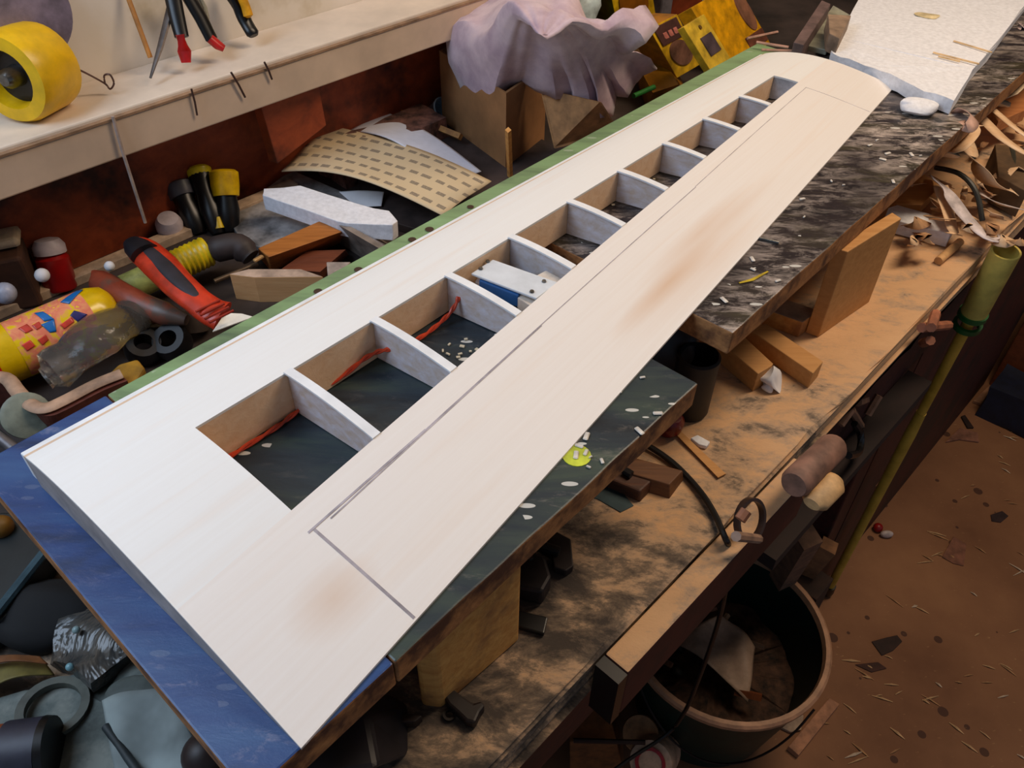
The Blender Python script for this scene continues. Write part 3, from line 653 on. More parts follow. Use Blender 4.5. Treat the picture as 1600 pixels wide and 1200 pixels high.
upright('chisel_handle', 'black tool handle with a blue grey domed knob and orange patch', 'tool handle', V(312, 366, ZB), V(277, 286, ZB+.052), .0160, M_black, M((76, 76, 84), .4), .28, 1.2)
blob('orange_cap', 'small orange cap between the grey knob and the black handles', 'cap', V(297, 308, ZB+.03), .009, M((196, 74, 26), .4), 10, .1)
# red bottles with white caps
def bottle(label, base, topp, r, body, capm, caph=.28, capr=.95):
    base, topp = Vector(base), Vector(topp); d = topp-base; t = thing('glue_bottle', label, 'bottle', base)
    b = nb(); tube(b, [base, base+d*.05, base+d*(.9-caph), base+d*(1-caph)], [r*.9, r, r, r*.7], 20); link('bottle_body', b, body, t, smooth=True)
    b = nb(); tube(b, [base+d*(1-caph)*.99, base+d*(1-caph*.5), base+d*.97, base+d], [r*capr, r*capr, r*capr*.75, r*capr*.35], 20); link('cap', b, capm, t, smooth=True)
M_frost = M((196, 184, 190), .5, 0, .06)
bottle('dark red bottle with a frosted white cap left of the timber strip', V(96, 452, ZB), V(72, 372, ZB+.06), .019, M_red, M_frost)
bottle('small red bottle with a large frosted dome beside the black handles', V(268, 366, ZB), V(262, 340, ZB+.03), .015, M_red, M_frost, .6, 1.15)
blob('pale_knob', 'little white knob in front of the dark red bottle', 'knob', V(66, 430, 1.0), .008, M_white, 10, .1)  # small round knobs, this and the next two
blob('pale_knob', 'little white knob right of the dark red bottle above the wooden handle', 'knob', V(171, 416, .985), .006, M_white, 10, .1)
blob('pale_knob', 'pale blue white knob at the left frame edge above the yellow can', 'knob', V(8, 458, 1.0), .012, M((170, 176, 196), .4), 10, .1)
t = thing('wooden_jar', 'dark brown block with a cream top at the left edge under the shelf', 'jar', V(20, 470, ZB))
b = nb(); obox(b, V(15, 430, ZB+.035), (.05, .05, .07), .4); link('body', b, M((72, 44, 30), .7), t, bev=.004)
b = nb(); obox(b, V(8, 372, ZB+.078), (.032, .034, .012), .4); link('lid', b, M((206, 186, 156), .7), t, bev=.005)
# yellow can with the patterned label
a, c2 = V(-40, 575, .985), V(182, 478, .985); d = (c2-a); r = .031; dn = d.normalized()
t = thing('spray_can', 'yellow can with red base and blue pink patterned label lying on its side', 'can', Vector(((a+c2).x/2, (a+c2).y/2, .985-r)))
def label_mat():
    n = N('can_label'); f = n.noise(n.coord('Object', (1, 1, 1)), 60, 3, .5, 1)
    c = n.ramp(f, [(.38, (226, 190, 20)), (.46, (232, 150, 104)), (.58, (226, 120, 96)), (.64, (234, 196, 60))])
    n.col(c); n.rough(.25); n.bump(f, .0); return n.m
M_lab = label_mat()
b = nb(); tube(b, [a, a+d*.12], [r*1.02, r*1.02], 28); link('red_base', b, M((206, 24, 26), .3), t, smooth=True)
b = nb(); tube(b, [a+d*.12, a+d*.26, a+d*.86, a+d*.95, a+d], [r, r, r, r*.85, r*.5], 28); link('can_body', b, M((226, 184, 8), .25, 0, .05), t, smooth=True)
b = nb(); tube(b, [a+d*.27, a+d*.80], [r*1.012, r*1.012], 28, caps=False); lab = link('label_wrap', b, M_lab, t, smooth=True)
X1 = dn.cross(Vector((0, 0, 1))).normalized(); Z1 = X1.cross(dn).normalized()
def cyl(u, ang, k=1.03): return a+d*u+(X1*math.sin(ang)+Z1*math.cos(ang))*r*k
def patch(name, quad, mat, par, k=1.03):
    b = nb(); g = []
    for i in range(7):
        row = []
        for j in range(7):
            u, v = i/6, j/6
            uu = (quad[0][0]*(1-u)+quad[1][0]*u)*(1-v)+(quad[3][0]*(1-u)+quad[2][0]*u)*v
            aa = (quad[0][1]*(1-u)+quad[1][1]*u)*(1-v)+(quad[3][1]*(1-u)+quad[2][1]*u)*v
            row.append(b.verts.new(cyl(uu, aa, k)))
        g.append(row)
    for i in range(6):
        for j in range(6): b.faces.new((g[i][j], g[i+1][j], g[i+1][j+1], g[i][j+1]))
    link(name, b, mat, par, smooth=True, solid=.0004)
M_blue = M((24, 104, 176), .3, 0, .05); M_navy = M((44, 44, 112), .3)
for qd, m_ in (([(.66, .0), (.80, -.35), (.84, -.2), (.70, .25)], M_blue), ([(.48, .0), (.53, .1), (.56, .55), (.50, .5)], M_blue), ([(.47, .55), (.56, .55), (.53, .95), (.49, .9)], M_blue), ([(.66, .65), (.70, .55), (.76, .85), (.68, .95)], M_navy)):
    patch('blue_print', qd, m_, lab)
for qd in ([(.34, .35), (.40, .33), (.41, .6), (.36, .62)], [(.42, .45), (.47, .42), (.47, .62), (.43, .66)], [(.30, .9), (.36, .86), (.37, 1.1), (.31, 1.15)], [(.40, .95), (.46, .9), (.46, 1.1), (.41, 1.18)], [(.57, .8), (.66, .72), (.66, .9), (.58, .98)]):
    patch('red_print', qd, M((206, 66, 50), .3), lab)
# second yellow tube and the tools beside
a2, c3 = V(196, 452, .975), V(325, 392, .985); d2 = c3-a2
t = thing('sealant_tube', 'yellow ribbed tube with a faded label lying behind the red knife', 'tube', Vector((a2.x, a2.y, .955)))
b = nb(); tube(b, [a2, a2+d2*.6], [.017, .017], 20); link('tube_body', b, M((184, 180, 96), .4, 0, .15, 40), t, smooth=True)
b = nb(); rr = []; pts = []
for i in range(15): pts.append(a2+d2*(.6+.4*i/14)); rr.append(.019 if i % 2 else .0175)
tube(b, pts, rr, 24); link('ribbed_cap', b, M((214, 184, 22), .35), t, smooth=True)
t = thing('file_handle', 'worn red brown turned wooden handle lying on the clutter', 'handle', V(215, 480, .97))
b = nb(); tube(b, cat([V(147, 440, .995), V(158, 442, .995), V(200, 466, .995), V(245, 486, .99), V(292, 500, .985)], 4), [.004]+[.013]*3+[.0145]*6+[.0135]*4+[.010, .008, .006], 18); link('grip', b, wood('red_handle', (110, 44, 30), (150, 70, 44), stretch=(8, 8, 8), rough=.4, blotch=((90, 70, 58), 20)), t, smooth=True)
# red and black utility knife with its blade
t = thing('utility_knife', 'red orange knife with a black soft grip and a white blade tip', 'knife', V(290, 450, 1.01))
path = [(208, 384), (224, 392), (250, 415), (280, 446), (308, 470), (330, 486), (348, 494)]
c4 = cat([V(x, y, 1.03-.004*i) for i, (x, y) in enumerate(path)], 4); n = len(c4)
rr = [(.015, .0185, .0195, .018, .0165, .018, .021)[min(i//4, 6)]*(1-(i % 4)/4)+(.015, .0185, .0195, .018, .0165, .018, .021)[min(i//4+1, 6)]*((i % 4)/4) for i in range(n)]
b = nb(); tube(b, c4, rr, 20, .55); link('body', b, M((196, 54, 26), .35), t, smooth=True)
b = nb(); cc4 = [p+Vector((0, 0, .0074)) for p in c4[2:18]]; tube(b, cc4, [.0095*math.sin(PI*(i+.6)/16.2)**.5 for i in range(16)], 16, .45); link('soft_grip', b, M((42, 38, 46), .6), t, smooth=True)
b = nb(); tube(b, [V(206, 378, 1.032), V(214, 386, 1.032), V(226, 396, 1.031)], [.010, .0145, .0165], 18, .62); link('end_cap', b, M((24, 24, 30), .4), t, smooth=True)
for i in range(4):
    b = nb(); p = V(325+7*i, 478+5.5*i, 1.0195+.001*i); dd = (V(350, 496, 1.02)-V(318, 470, 1.02)).normalized(); sd = dd.cross(Vector((0, 0, 1))).normalized()
    tube(b, [p-sd*.014, p+sd*.014], .0014, 8); link('grip_rib', b, M((150, 40, 24), .4), t, smooth=True)
b = nb(); q = [V(332, 518, 1.006), V(352, 489, 1.012), V(378, 490, 1.006), V(396, 495, 1.0)]; hexa(b, [v-Vector((0, 0, .001)) for v in q], q); link('blade', b, M((226, 232, 230), .3, 0, .03), t)
# clear plastic wrap with a highlight
def clear():
    n = N('clear_plastic'); n.b.inputs['Transmission Weight'].default_value = .93; n.rough(.12); n.b.inputs['IOR'].default_value = 1.25
    n.col((196, 196, 192)); f = n.noise(n.coord(), 26, 4, .6); n.bump(f, .6, .006); return n.m
M_clear = clear()
b = nb(); tube(b, cat([V(70, 590, .985), V(100, 565, .99), (V(150, 530, .995)), V(195, 500, .99), V(222, 480, .985)], 4), [.012]*2+[.024]*4+[.027]*6+[.022]*4+[.012], 20, .7)
for v in b.verts: v.co += noise.noise_vector(v.co*35)*.006
one('clear_bag', 'clear plastic bag with a bright streak lying in front of the yellow can', 'bag', b, M_clear, smooth=True)
pslab('cardboard_scrap', 'tan card strip inside the clear bag below the yellow can', 'card', [(62, 575), (140, 505), (196, 478), (206, 486), (150, 530), (80, 590)], .965, .003, M((178, 148, 124), .7))
for i, (x, y, rr_, m_, nm, lb) in enumerate(((300, 515, .020, M((60, 48, 38), .7), 'metal_ring', 'dark bronze metal fitting in front of the red knife'), (232, 520, .015, M((96, 82, 68), .5, .3), 'metal_nut', 'dull metal nut between the clear bag and red knife'), (258, 505, .012, M((130, 96, 60), .3, .8), 'brass_fitting', 'small brass fitting beside the wooden handle'), (275, 540, .02, M_dark, 'rubber_piece', 'dark round rubber piece next to the metal fitting'), (225, 548, .02, M_dark, 'rubber_piece', 'dark lump left of the other rubber piece'))):
    b = nb(); lathe(b, [(rr_*.5, 0), (rr_, 0), (rr_*1.05, rr_*.5), (rr_*.9, rr_), (rr_*.5, rr_)], V(x, y, .955), (.3*math.sin(i*2), .4*math.cos(i), .8), 20, True); one(nm, lb, 'fitting', b, m_, smooth=True)
pslab('yellow_scrap', 'ochre yellow scrap between the brown tray and the blue grey plank edge', 'scrap', [(162, 590), (185, 568), (215, 560), (226, 574), (210, 600), (178, 618)], .99, .01, M((150, 110, 22), .6), bev=.003)
# brown tray with pale rim
t = thing('wooden_tray', 'red brown tray with a pale rounded rim at the left edge', 'tray', V(95, 640, ZB))
pr = cat([V(x, y, 1.0) for x, y in ((-30, 590), (8, 590), (28, 612), (48, 632), (70, 638), (100, 626), (150, 600), (190, 584))], 4)
b = nb(); tube(b, pr, .007, 10, .5); link('rim', b, M((176, 142, 116), .6), t, smooth=True)
b = nb(); g = [[b.verts.new(p+o) for p in pr] for o in (Vector((0, 0, -.003)), NB*.010+Vector((0, 0, -.003)), NB*.004+Vector((0, 0, -.05)), Vector((0, 0, -.05)))]
for k in range(4):
    for i in range(len(pr)-1): b.faces.new((g[k][i], g[k][i+1], g[(k+1) % 4][i+1], g[(k+1) % 4][i]))
b.faces.new([g[k][0] for k in range(4)]); b.faces.new([g[k][-1] for k in range(4)])
link('side_wall', b, wood('tray_wood', (70, 30, 20), (104, 50, 36)), t)
t = thing('round_lid', 'grey green round lid standing left of the brown tray corner', 'lid', V(42, 680, ZB))  # a round lid, tilted
b = nb(); lathe(b, [(0, 0), (.020, 0), (.022, .004), (.022, .012), (.018, .014), (0, .013)], V(40, 650, .985), (.55, -.5, .6), 28); link('disc_body', b, M((120, 126, 112), .5), t, smooth=True)
rod('metal_pipe', 'grey curved metal strip at the left edge above the board corner', 'metal strip', V(-20, 668, .99), V(38, 715, .97), .006, M((110, 106, 108), .4, .5))
# blocks behind the green plank
b = nb(); top = [V(358, 428, 1.015), V(397, 433, 1.015), V(505, 432, 1.015), V(470, 420, 1.015), V(388, 420, 1.015)]
hexa(b, [v-Vector((0, 0, .035)) for v in top], top, 1); one('wooden_box', 'small light wooden box with a greyer top, beside the green plank', 'box', b, [wood('box_side', (206, 152, 98), (222, 174, 120)), M((186, 160, 140), .7)], bev=.001)  # top face tinted greyer than the wooden sides
b = nb(); hexa(b, [V(404, 402, ZB), V(424, 425, ZB), V(545, 375, ZB), V(510, 352, ZB)], [V(402, 388, .985), V(420, 402, .985), V(535, 362, .99), V(500, 345, .99)]); one('wooden_offcut', 'orange brown wooden offcut lying above the small light box', 'offcut', b, wood('orange_offcut', (146, 84, 28), (190, 118, 48)), bev=.002)
b = nb(); hexa(b, [V(440, 432, ZB), V(500, 440, ZB), V(545, 398, ZB), V(480, 398, ZB)], [V(440, 420, .965), V(500, 425, .965), V(540, 390, .97), V(480, 392, .97)]); one('wooden_offcut', 'dark brown rough offcut under the orange one', 'offcut', b, M_brown)
pslab('white_card', 'pale card corner between the small box and the green plank', 'card', [(510, 409), (548, 409), (530, 428), (512, 432)], 1.0, .04, M((170, 156, 146), .7))
b = nb(); hexa(b, [V(530, 380, ZB), V(600, 425, ZB), V(640, 400, ZB), V(560, 352, ZB)], [V(530, 352, .995), V(592, 388, .995), V(600, 384, .995), V(538, 348, .995)]); one('acrylic_box', 'grey clear edged box side below the polystyrene piece', 'panel', b, M((140, 128, 118), .3))
t = thing('mallet_head', 'dark brown rounded tool between the yellow tube and the orange offcut', 'tool', V(360, 400, ZB))
b = nb(); tube(b, cat([V(322, 395, .985), V(345, 388, .99), V(372, 385, .99), V(392, 402, .98)], 4), [.012]*3+[.016]*8+[.012]*2, 16); link('head', b, M((50, 40, 38), .6), t, smooth=True)
rod('steel_rod', 'thin dull rod crossing from the dark tool to the small box', 'rod', V(335, 440, .985), V(402, 412, .985), .003, M((96, 80, 64), .4, .6))
pbox('brass_clip', 'tiny bright brass clip at the end of the orange offcut', 'clip', 404, 404, (.014, .006, .004), M((226, 180, 120), .3, .5), .1, z=.992)

# ------------------------------------------------------------------ far end of the boards: foam, frames
b = nb(); fp = [(1298, 82), (1310, 58), (1345, -4), (1362, -30), (1480, -90), (1680, -90), (1608, 0), (1560, 62), (1522, 108), (1492, 157), (1446, 142), (1392, 116), (1350, 102), (1314, 90)]
prismP(b, fp, 1.110, .0185); bmesh.ops.triangulate(b, faces=[f for f in b.faces if len(f.verts) > 4]); bmesh.ops.subdivide_edges(b, edges=b.edges[:], cuts=2)
for v in b.verts: v.co += noise.noise_vector(v.co*45)*.0025
one('foam_slab', 'large white polystyrene slab lying on the far end of the black board', 'foam slab', b, M_foam)
blob('foam_piece', 'small lumpy white foam piece between the wing tip and the big slab', 'foam piece', V(1440, 166, 1.098), .020, M_foam, 40, .5, flat=(1.3, .9, .45))
blob('glue_spot', 'yellowish dried glue spot on the foam slab', 'glue spot', V(1450, 24, 1.1115), .016, M((222, 204, 160), .5), 60, .5, flat=(1.2, .8, .08))
for x0, y0, x1, y1, lb in ((1458, 82, 1530, 100, 'shorter'), (1490, 64, 1550, 82, 'upper'), (1466, 88, 1500, 96, 'small lower')):
    rod('wood_splinter', lb+' thin pale brown splinter lying on the foam slab', 'splinter', V(x0, y0, 1.1125), V(x1, y1, 1.1125), .0012, M((222, 186, 136), .7), 6, 'splinters on the foam')
pslab('grey_timber', 'long grey brown timber standing left of the foam slab', 'timber', [(1240, 66), (1284, 0), (1298, 6), (1256, 70)], 1.12, .03, M((110, 88, 84), .7))
pslab('glass_sheet', 'greenish grey flat sheet between the grey timber and the foam slab', 'sheet', [(1258, 70), (1302, 8), (1330, 24), (1306, 62), (1292, 78)], 1.10, .008, M((152, 152, 134), .4))
pslab('wooden_block', 'pale wooden block behind the left edge of the foam slab', 'wooden block', [(1294, 22), (1330, 24), (1312, 60), (1296, 52)], 1.13, .025, M((150, 126, 104), .7))
b = nb(); bbox(b, 1.95, 2.9, -.96, -.50, ZB+.001, ZB+.20); one('dark_cupboard', 'dark cupboard standing on the far end of the bench behind the yellow packages', 'cupboard', b, M((26, 18, 16), .7), bev=.003)
for x0, y0, x1, y1 in ((1182, 66, 1232, 74), (1190, 78, 1246, 80), (1168, 60, 1215, 50)):
    rod('wood_sliver', 'thin pinkish wood sliver lying behind the wing tip', 'sliver', V(x0, y0, 1.10), V(x1, y1, 1.10), .002, M((196, 150, 130), .7), 6, 'slivers behind the wing tip')
# ------------------------------------------------------------------ supports between bench and boards
def post(name, label, lowpts, highz, mats, bev=.001, z=ZB):
    b = nb(); lo = [V(x, y, z) for x, y in lowpts]; hexa(b, lo, [Vector((p.x, p.y, highz)) for p in lo], 1 if isinstance(mats, list) else None)
    return one(name, label, 'wooden block', b, mats, bev=bev)
post('plywood_block', 'tall light plywood block holding up the far board', [(1258, 520), (1278, 527), (1358, 472), (1345, 462)], 1.063, M_ply)
post('wooden_block', 'short brown block with a dusty top left of the tall plywood block', [(1188, 506), (1247, 527), (1272, 508), (1215, 488)], ZB+.022, [M_pine, M((176, 150, 124), .8)])
post('wooden_block', 'flat light wooden block lying under the board corner, pointing to the crumpled paper', [(1098, 545), (1176, 612), (1196, 600), (1200, 596), (1150, 548)], ZB+.026, M_ply)
post('wooden_block', 'long light wooden block lying between the flat block and the plywood block', [(1160, 535), (1262, 607), (1278, 588), (1190, 528)], ZB+.022, M_ply)
post('support_block', 'big rough orange pine block under the near board edge', [(660, 1104), (690, 1108), (812, 1000), (770, 975), (655, 1060)], 1.063, M_pine, .003)
post('support_block', 'hidden dark support block under the middle of the green plank', [(600, 560), (640, 590), (680, 560), (640, 530)], 1.063, M_brown)
post('support_block', 'dark support block under the far board near the foam', [(1340, 250), (1380, 270), (1420, 230), (1380, 215)], 1.063, M_brown)
blob('paper_crumple', 'small white crumpled paper beside the light wooden blocks', 'paper', V(1206, 588, ZB+.012), .013, M_white, 60, .9)
blob('paper_crumple', 'tiny white paper bit below the crumpled paper', 'paper', V(1202, 606, ZB+.004), .006, M_white, 60, .9)
t = thing('black_mug', 'matte black cylinder standing under the gap between the two boards', 'cylinder', V(1078, 640, ZB))
b = nb(); lathe(b, [(0, 0), (.019, 0), (.021, .004), (.0215, .075), (.019, .077), (.018, .01), (0, .01)], V(1074, 640, ZB), n=32); link('cylinder_wall', b, M((16, 16, 16), .55, 0, .1), t, smooth=True)
blob('dark_bag', 'black crumpled bag stuffed under the gap between the boards', 'bag', V(1035, 548, ZB+.05), .042, M((14, 18, 26), .4), 20, .5)
t = thing('red_knob', 'dark red round knob under the near board corner', 'knob', V(1040, 680, ZB))  # a round knob with a lighter red rim
b = nb(); lathe(b, [(0, 0), (.011, .001), (.0145, .008), (.0145, .018), (.010, .024), (0, .025)], V(1041, 672, ZB+.001), (.1, -.1, 1), 24); link('knob_body', b, M((110, 8, 8), .3), t, smooth=True)
b = nb(); tube(b, [V(1022, 668, ZB+.008), V(1032, 674, ZB+.008)], [.006, .009], 14); link('bright_rim', b, M((220, 24, 14), .3), t, smooth=True)
b = nb(); hexa(b, [V(1054, 678, ZB), V(1062, 674, ZB), V(1134, 742, ZB), V(1122, 748, ZB)], [V(1054, 676, ZB+.004), V(1062, 672, ZB+.004), V(1134, 740, ZB+.004), V(1122, 746, ZB+.004)]); one('timber_lath', 'thin light lath lying on the sawdust below the red knob', 'lath', b, M_ply)
pslab('foam_bit', 'small white foam bit on the sawdust right of the lath', 'foam bit', [(1079, 684), (1090, 679), (1110, 690), (1104, 697), (1092, 694)], ZB+.006, .005, M_foam)
t = thing('hinged_block', 'dark brown wooden blocks joined with a strap under the near board', 'block', V(1000, 760, ZB))
b = nb(); hexa(b, [V(952, 752, ZB), V(1046, 780, ZB), V(1068, 750, ZB), V(965, 720, ZB)], [V(952, 730, ZB+.016), V(1046, 757, ZB+.016), V(1067, 735, ZB+.016), V(965, 708, ZB+.016)]); link('upper_block', b, wood('dk_block', (84, 50, 24), (120, 76, 40)), t, bev=.001)
b = nb(); hexa(b, [V(925, 752, ZB), V(1000, 786, ZB), V(1020, 764, ZB), V(935, 738, ZB)], [V(922, 736, ZB+.014), V(1000, 768, ZB+.014), V(1022, 748, ZB+.014), V(930, 725, ZB+.014)]); link('lower_block', b, wood('dk_block2', (50, 26, 14), (86, 46, 22)), t, bev=.002)
b = nb(); tube(b, [V(975, 735, ZB+.018), V(987, 742, ZB+.018)], .004, 8); link('hinge', b, M_dark, t)
t = thing('glue_smear', 'blue green paint smear on the bench under the near board', 'smear', V(950, 775, ZB))
b = nb(); prismP(b, [(900, 752), (935, 755), (975, 772), (990, 790), (970, 800), (935, 780), (910, 772)], ZB+.0012, .001); link('smear', b, M((48, 70, 76), .4), t)
t = thing('metal_hinge', 'dark flat metal hinge on the bench right of the pine block', 'hinge', V(860, 870, ZB))  # a flat hinge: leaf and pin
b = nb(); prismP(b, [(838, 832), (862, 826), (892, 842), (896, 884), (884, 892), (866, 886), (862, 866), (836, 850)], ZB+.010, .009); link('leaf', b, M((50, 44, 44), .5, .5), t, bev=.001)
b = nb(); tube(b, [V(832, 848, ZB+.012), V(874, 862, ZB+.012)], .0045, 10); link('pin', b, M_dark, t)
t = thing('cast_block', 'dark grey metal block with a bright screw, left of the flat hinge', 'metal block', V(820, 910, ZB))
b = nb(); prismP(b, [(800, 868), (812, 850), (852, 868), (862, 900), (848, 925), (800, 915)], ZB+.022, .021); link('block_body', b, M((44, 40, 42), .5, .5), t, bev=.003)
b = nb(); lathe(b, [(0, 0), (.003, 0), (.0025, .002), (0, .0025)], V(828, 872, ZB+.022), n=12); link('screw', b, M_steel, t)
pslab('black_plate', 'flat black rectangular plate lying on the bench below the metal block', 'plate', [(796, 950), (856, 964), (850, 990), (792, 974)], ZB+.006, .005, M_black)
t = thing('key_bracket', 'small black cast bracket lying at the bench edge by the pine block', 'bracket', V(725, 1110, ZB))
b = nb(); prismP(b, [(692, 1086), (706, 1074), (722, 1086), (740, 1098), (752, 1094), (758, 1102), (750, 1112), (742, 1130), (728, 1126), (716, 1114), (700, 1100)], ZB+.012, .011); link('bracket_body', b, M((22, 12, 12), .5), t, bev=.002)
b = nb(); lathe(b, [(.003, -.0015), (.005, -.0015), (.005, .0015), (.003, .0015)], V(702, 1117, ZB+.003), n=16, closed=True); link('ring', b, M((30, 18, 16), .5), t)
b = nb(); hexa(b, [V(470, 1230, ZB), V(640, 1180, ZB), V(640, 1100, ZB), V(560, 1060, ZB), V(440, 1200, ZB)], [V(460, 1220, 1.0), V(592, 1200, 1.0), V(577, 1120, 1.0), V(540, 1080, 1.0), V(420, 1190, 1.0)]); one('dark_case', 'dark navy case standing under the near corner of the board', 'case', b, M((26, 24, 32), .5, 0, .3, 20), bev=.004)
pslab('wooden_wedge', 'thin dark wedge lying under the board left of the pine block', 'wedge', [(580, 1126), (640, 1114), (660, 1118), (648, 1128), (590, 1130)], ZB+.012, .01, M((30, 14, 10), .6))
# ------------------------------------------------------------------ black cable
t = thing('power_cable', 'black cable running from the near board over the bench edge past the bucket', 'cable', V(1100, 790, ZB))
pts = [V(985, 684, ZB+.008), V(1005, 692, ZB+.006), V(1050, 722, ZB+.005), V(1090, 763, ZB+.005), V(1115, 800, ZB+.006), V(1132, 838, ZB+.006), V(1138, 852, ZB-.01), V(1139, 870, .88), V(1136, 905, .80), V(1128, 950, .71), V(1112, 1005, .60), V(1090, 1065, .48), V(1072, 1108, .38), V(1045, 1145, .3), V(985, 1185, .28), V(930, 1225, .28)]
b = nb(); tube(b, cat(pts, 6), .0030, 8); link('cable', b, M((14, 14, 16), .45), t, smooth=True)
# ------------------------------------------------------------------ shavings and offcuts, far right
def ribbon(pts, wd, name='wood_shaving', label='', group=None, mat=None, twist=.6, th=.0009):
    c = cat([V(*p) for p in pts], 6); b = nb(); L = []; n = len(c)
    for i, p in enumerate(c):
        d = (c[min(i+1, n-1)]-c[max(i-1, 0)]).normalized(); sd = d.cross(Vector((0, 0, 1))).normalized()
        up_ = sd.cross(d); a = twist*math.sin(i/n*3); o = (sd*math.cos(a)+up_*math.sin(a))*wd*(.35+.65*math.sin(PI*min(1, (i+1)/(n)*1.1))**.5 if i < n*.9 else .8)
        L.append((b.verts.new(p-o), b.verts.new(p+o)))
    for x, y in zip(L, L[1:]): b.faces.new((x[0], x[1], y[1], y[0]))
    return one(name, label, 'wood shaving', b, mat or M_shav, group, smooth=True, solid=th)
ribbon([(1455, 275, 1.02), (1480, 300, 1.0), (1510, 340, .985), (1545, 372, .975), (1572, 372, .965)], .013, label='broad white curved shaving hanging over the bench corner at the right', mat=M((226, 214, 214), .6), twist=.2)
ribbon([(1530, 300, .99), (1560, 318, .985), (1610, 330, .98)], .006, label='thin white shaving pointing out to the right frame edge', mat=M((232, 210, 196), .6))
ribbon([(1500, 210, 1.04), (1520, 245, 1.03), (1545, 285, 1.0), (1585, 300, .99)], .020, label='wide pale tan shaving arching down right of the board end')
ribbon([(1470, 245, 1.03), (1492, 238, 1.05), (1515, 215, 1.06), (1525, 195, 1.07)], .013, label='curled pale shaving touching the right edge of the black board')
ribbon([(1530, 180, 1.05), (1565, 215, 1.04), (1610, 245, 1.03)], .010, label='straight light strip running right past the board corner', twist=.1)
ribbon([(1545, 165, 1.055), (1580, 195, 1.05), (1620, 225, 1.04)], .006, label='narrow light strip behind the straight light one', twist=.1)
ribbon([(1470, 290, 1.0), (1478, 320, .985), (1486, 350, .975), (1490, 366, .97)], .016, label='pale shaving standing on the sawdust left of the broad white one')
ribbon([(1490, 180, 1.085), (1505, 172, 1.098), (1522, 186, 1.095), (1512, 200, 1.09), (1498, 190, 1.09)], .009, label='small curled dusty shaving on the corner of the black board', mat=M((196, 156, 136), .8))
ribbon([(1550, 165, 1.02), (1570, 150, 1.04), (1600, 120, 1.05)], .022, label='broad cream shaving leaning at the upper right below the foam', mat=M((224, 200, 166), .7))
ribbon([(1575, 60, 1.08), (1590, 40, 1.09), (1610, 50, 1.09)], .012, label='whitish curl beside the top right of the foam slab', mat=M((212, 190, 184), .7))
ribbon([(1440, 335, .965), (1470, 338, .97), (1500, 330, .965), (1530, 345, .965)], .008, label='flat tan shaving on the bench behind the white foam block')
ribbon([(1560, 280, .985), (1582, 262, .99), (1610, 270, .99)], .012, label='curved tan shaving near the right frame edge')
for i in range(34):
    x, y = random.uniform(1420, 1600), random.uniform(120, 385)
    y = max(y, 400-(x-1380)*.9+20) if y < 150 else y
    if x+y < 1690 or x < 1480 and y < 270: continue
    a = random.uniform(0, 2*PI); l = random.uniform(12, 26); z = ZB+.012+random.uniform(0, .02)
    ribbon([(x-l*math.cos(a), y-l*.5*math.sin(a), z), (x, y, z+.014), (x+l*math.cos(a), y+l*.5*math.sin(a), z)], random.uniform(.004, .010), label='loose pale shaving in the heap at the right end of the bench', group='loose shavings in the heap', mat=random.choice([M_shav, M((206, 160, 116), .7), M((190, 140, 98), .8)]))
b = nb(); tube(b, cat([V(1462, 262, 1.0), V(1500, 272, 1.01), (V(1525, 300, 1.0)), V(1535, 345, .97)], 6), .0035, 8); one('dark_hose', 'short dark bent hose arching among the shavings', 'hose', b, M((56, 56, 50), .5), smooth=True)
b = nb(); tube(b, [V(1580, 225, .99), V(1586, 270, .985)], .004, 8); one('dark_rod', 'short dark rod among the shavings at the right frame edge', 'rod', b, M((60, 58, 48), .5), smooth=True)
pslab('foam_block', 'white rough polystyrene block lying on the sawdust beside the plywood block', 'foam block', [(1388, 326), (1402, 320), (1490, 345), (1494, 352), (1486, 366), (1384, 340)], ZB+.022, .02, M_foam, jag=.0015, cuts=1)
pslab('wooden_offcut', 'orange brown offcut lying under the shavings next to the board edge', 'offcut', [(1395, 300), (1440, 270), (1470, 290), (1440, 320), (1400, 318)], .965, .018, M_ply)
pslab('wooden_offcut', 'long orange wood plate under the shavings right of the foam slab', 'offcut', [(1530, 150), (1570, 110), (1606, 120), (1606, 170), (1560, 190)], 1.0, .02, wood('or_plate', (176, 108, 60), (204, 138, 84)))
pslab('wooden_offcut', 'dark brown crate part at the right frame edge below the shavings', 'offcut', [(1555, 225), (1606, 230), (1606, 300), (1560, 275)], .99, .04, M((96, 72, 46), .8))  # evenly dark brown piece below the shavings
rod('wooden_dowel', 'short pale dowel lying along the bench edge behind the pole', 'dowel', V(1466, 408, ZB+.006), V(1500, 378, ZB+.006), .0055, M((214, 166, 110), .7))
b = nb(); hexa(b, [B(1.62, -.42, ZB), B(2.8, -.42, ZB), B(2.8, -.2, ZB), B(1.7, -.2, ZB)], [B(1.62, -.42, 1.05), B(2.8, -.42, 1.05), B(2.8, -.2, 1.0), B(1.7, -.2, 1.0)]); one('offcut_crate', 'brown crate of offcuts at the far right end of the bench', 'crate', b, M_pine, bev=.002)
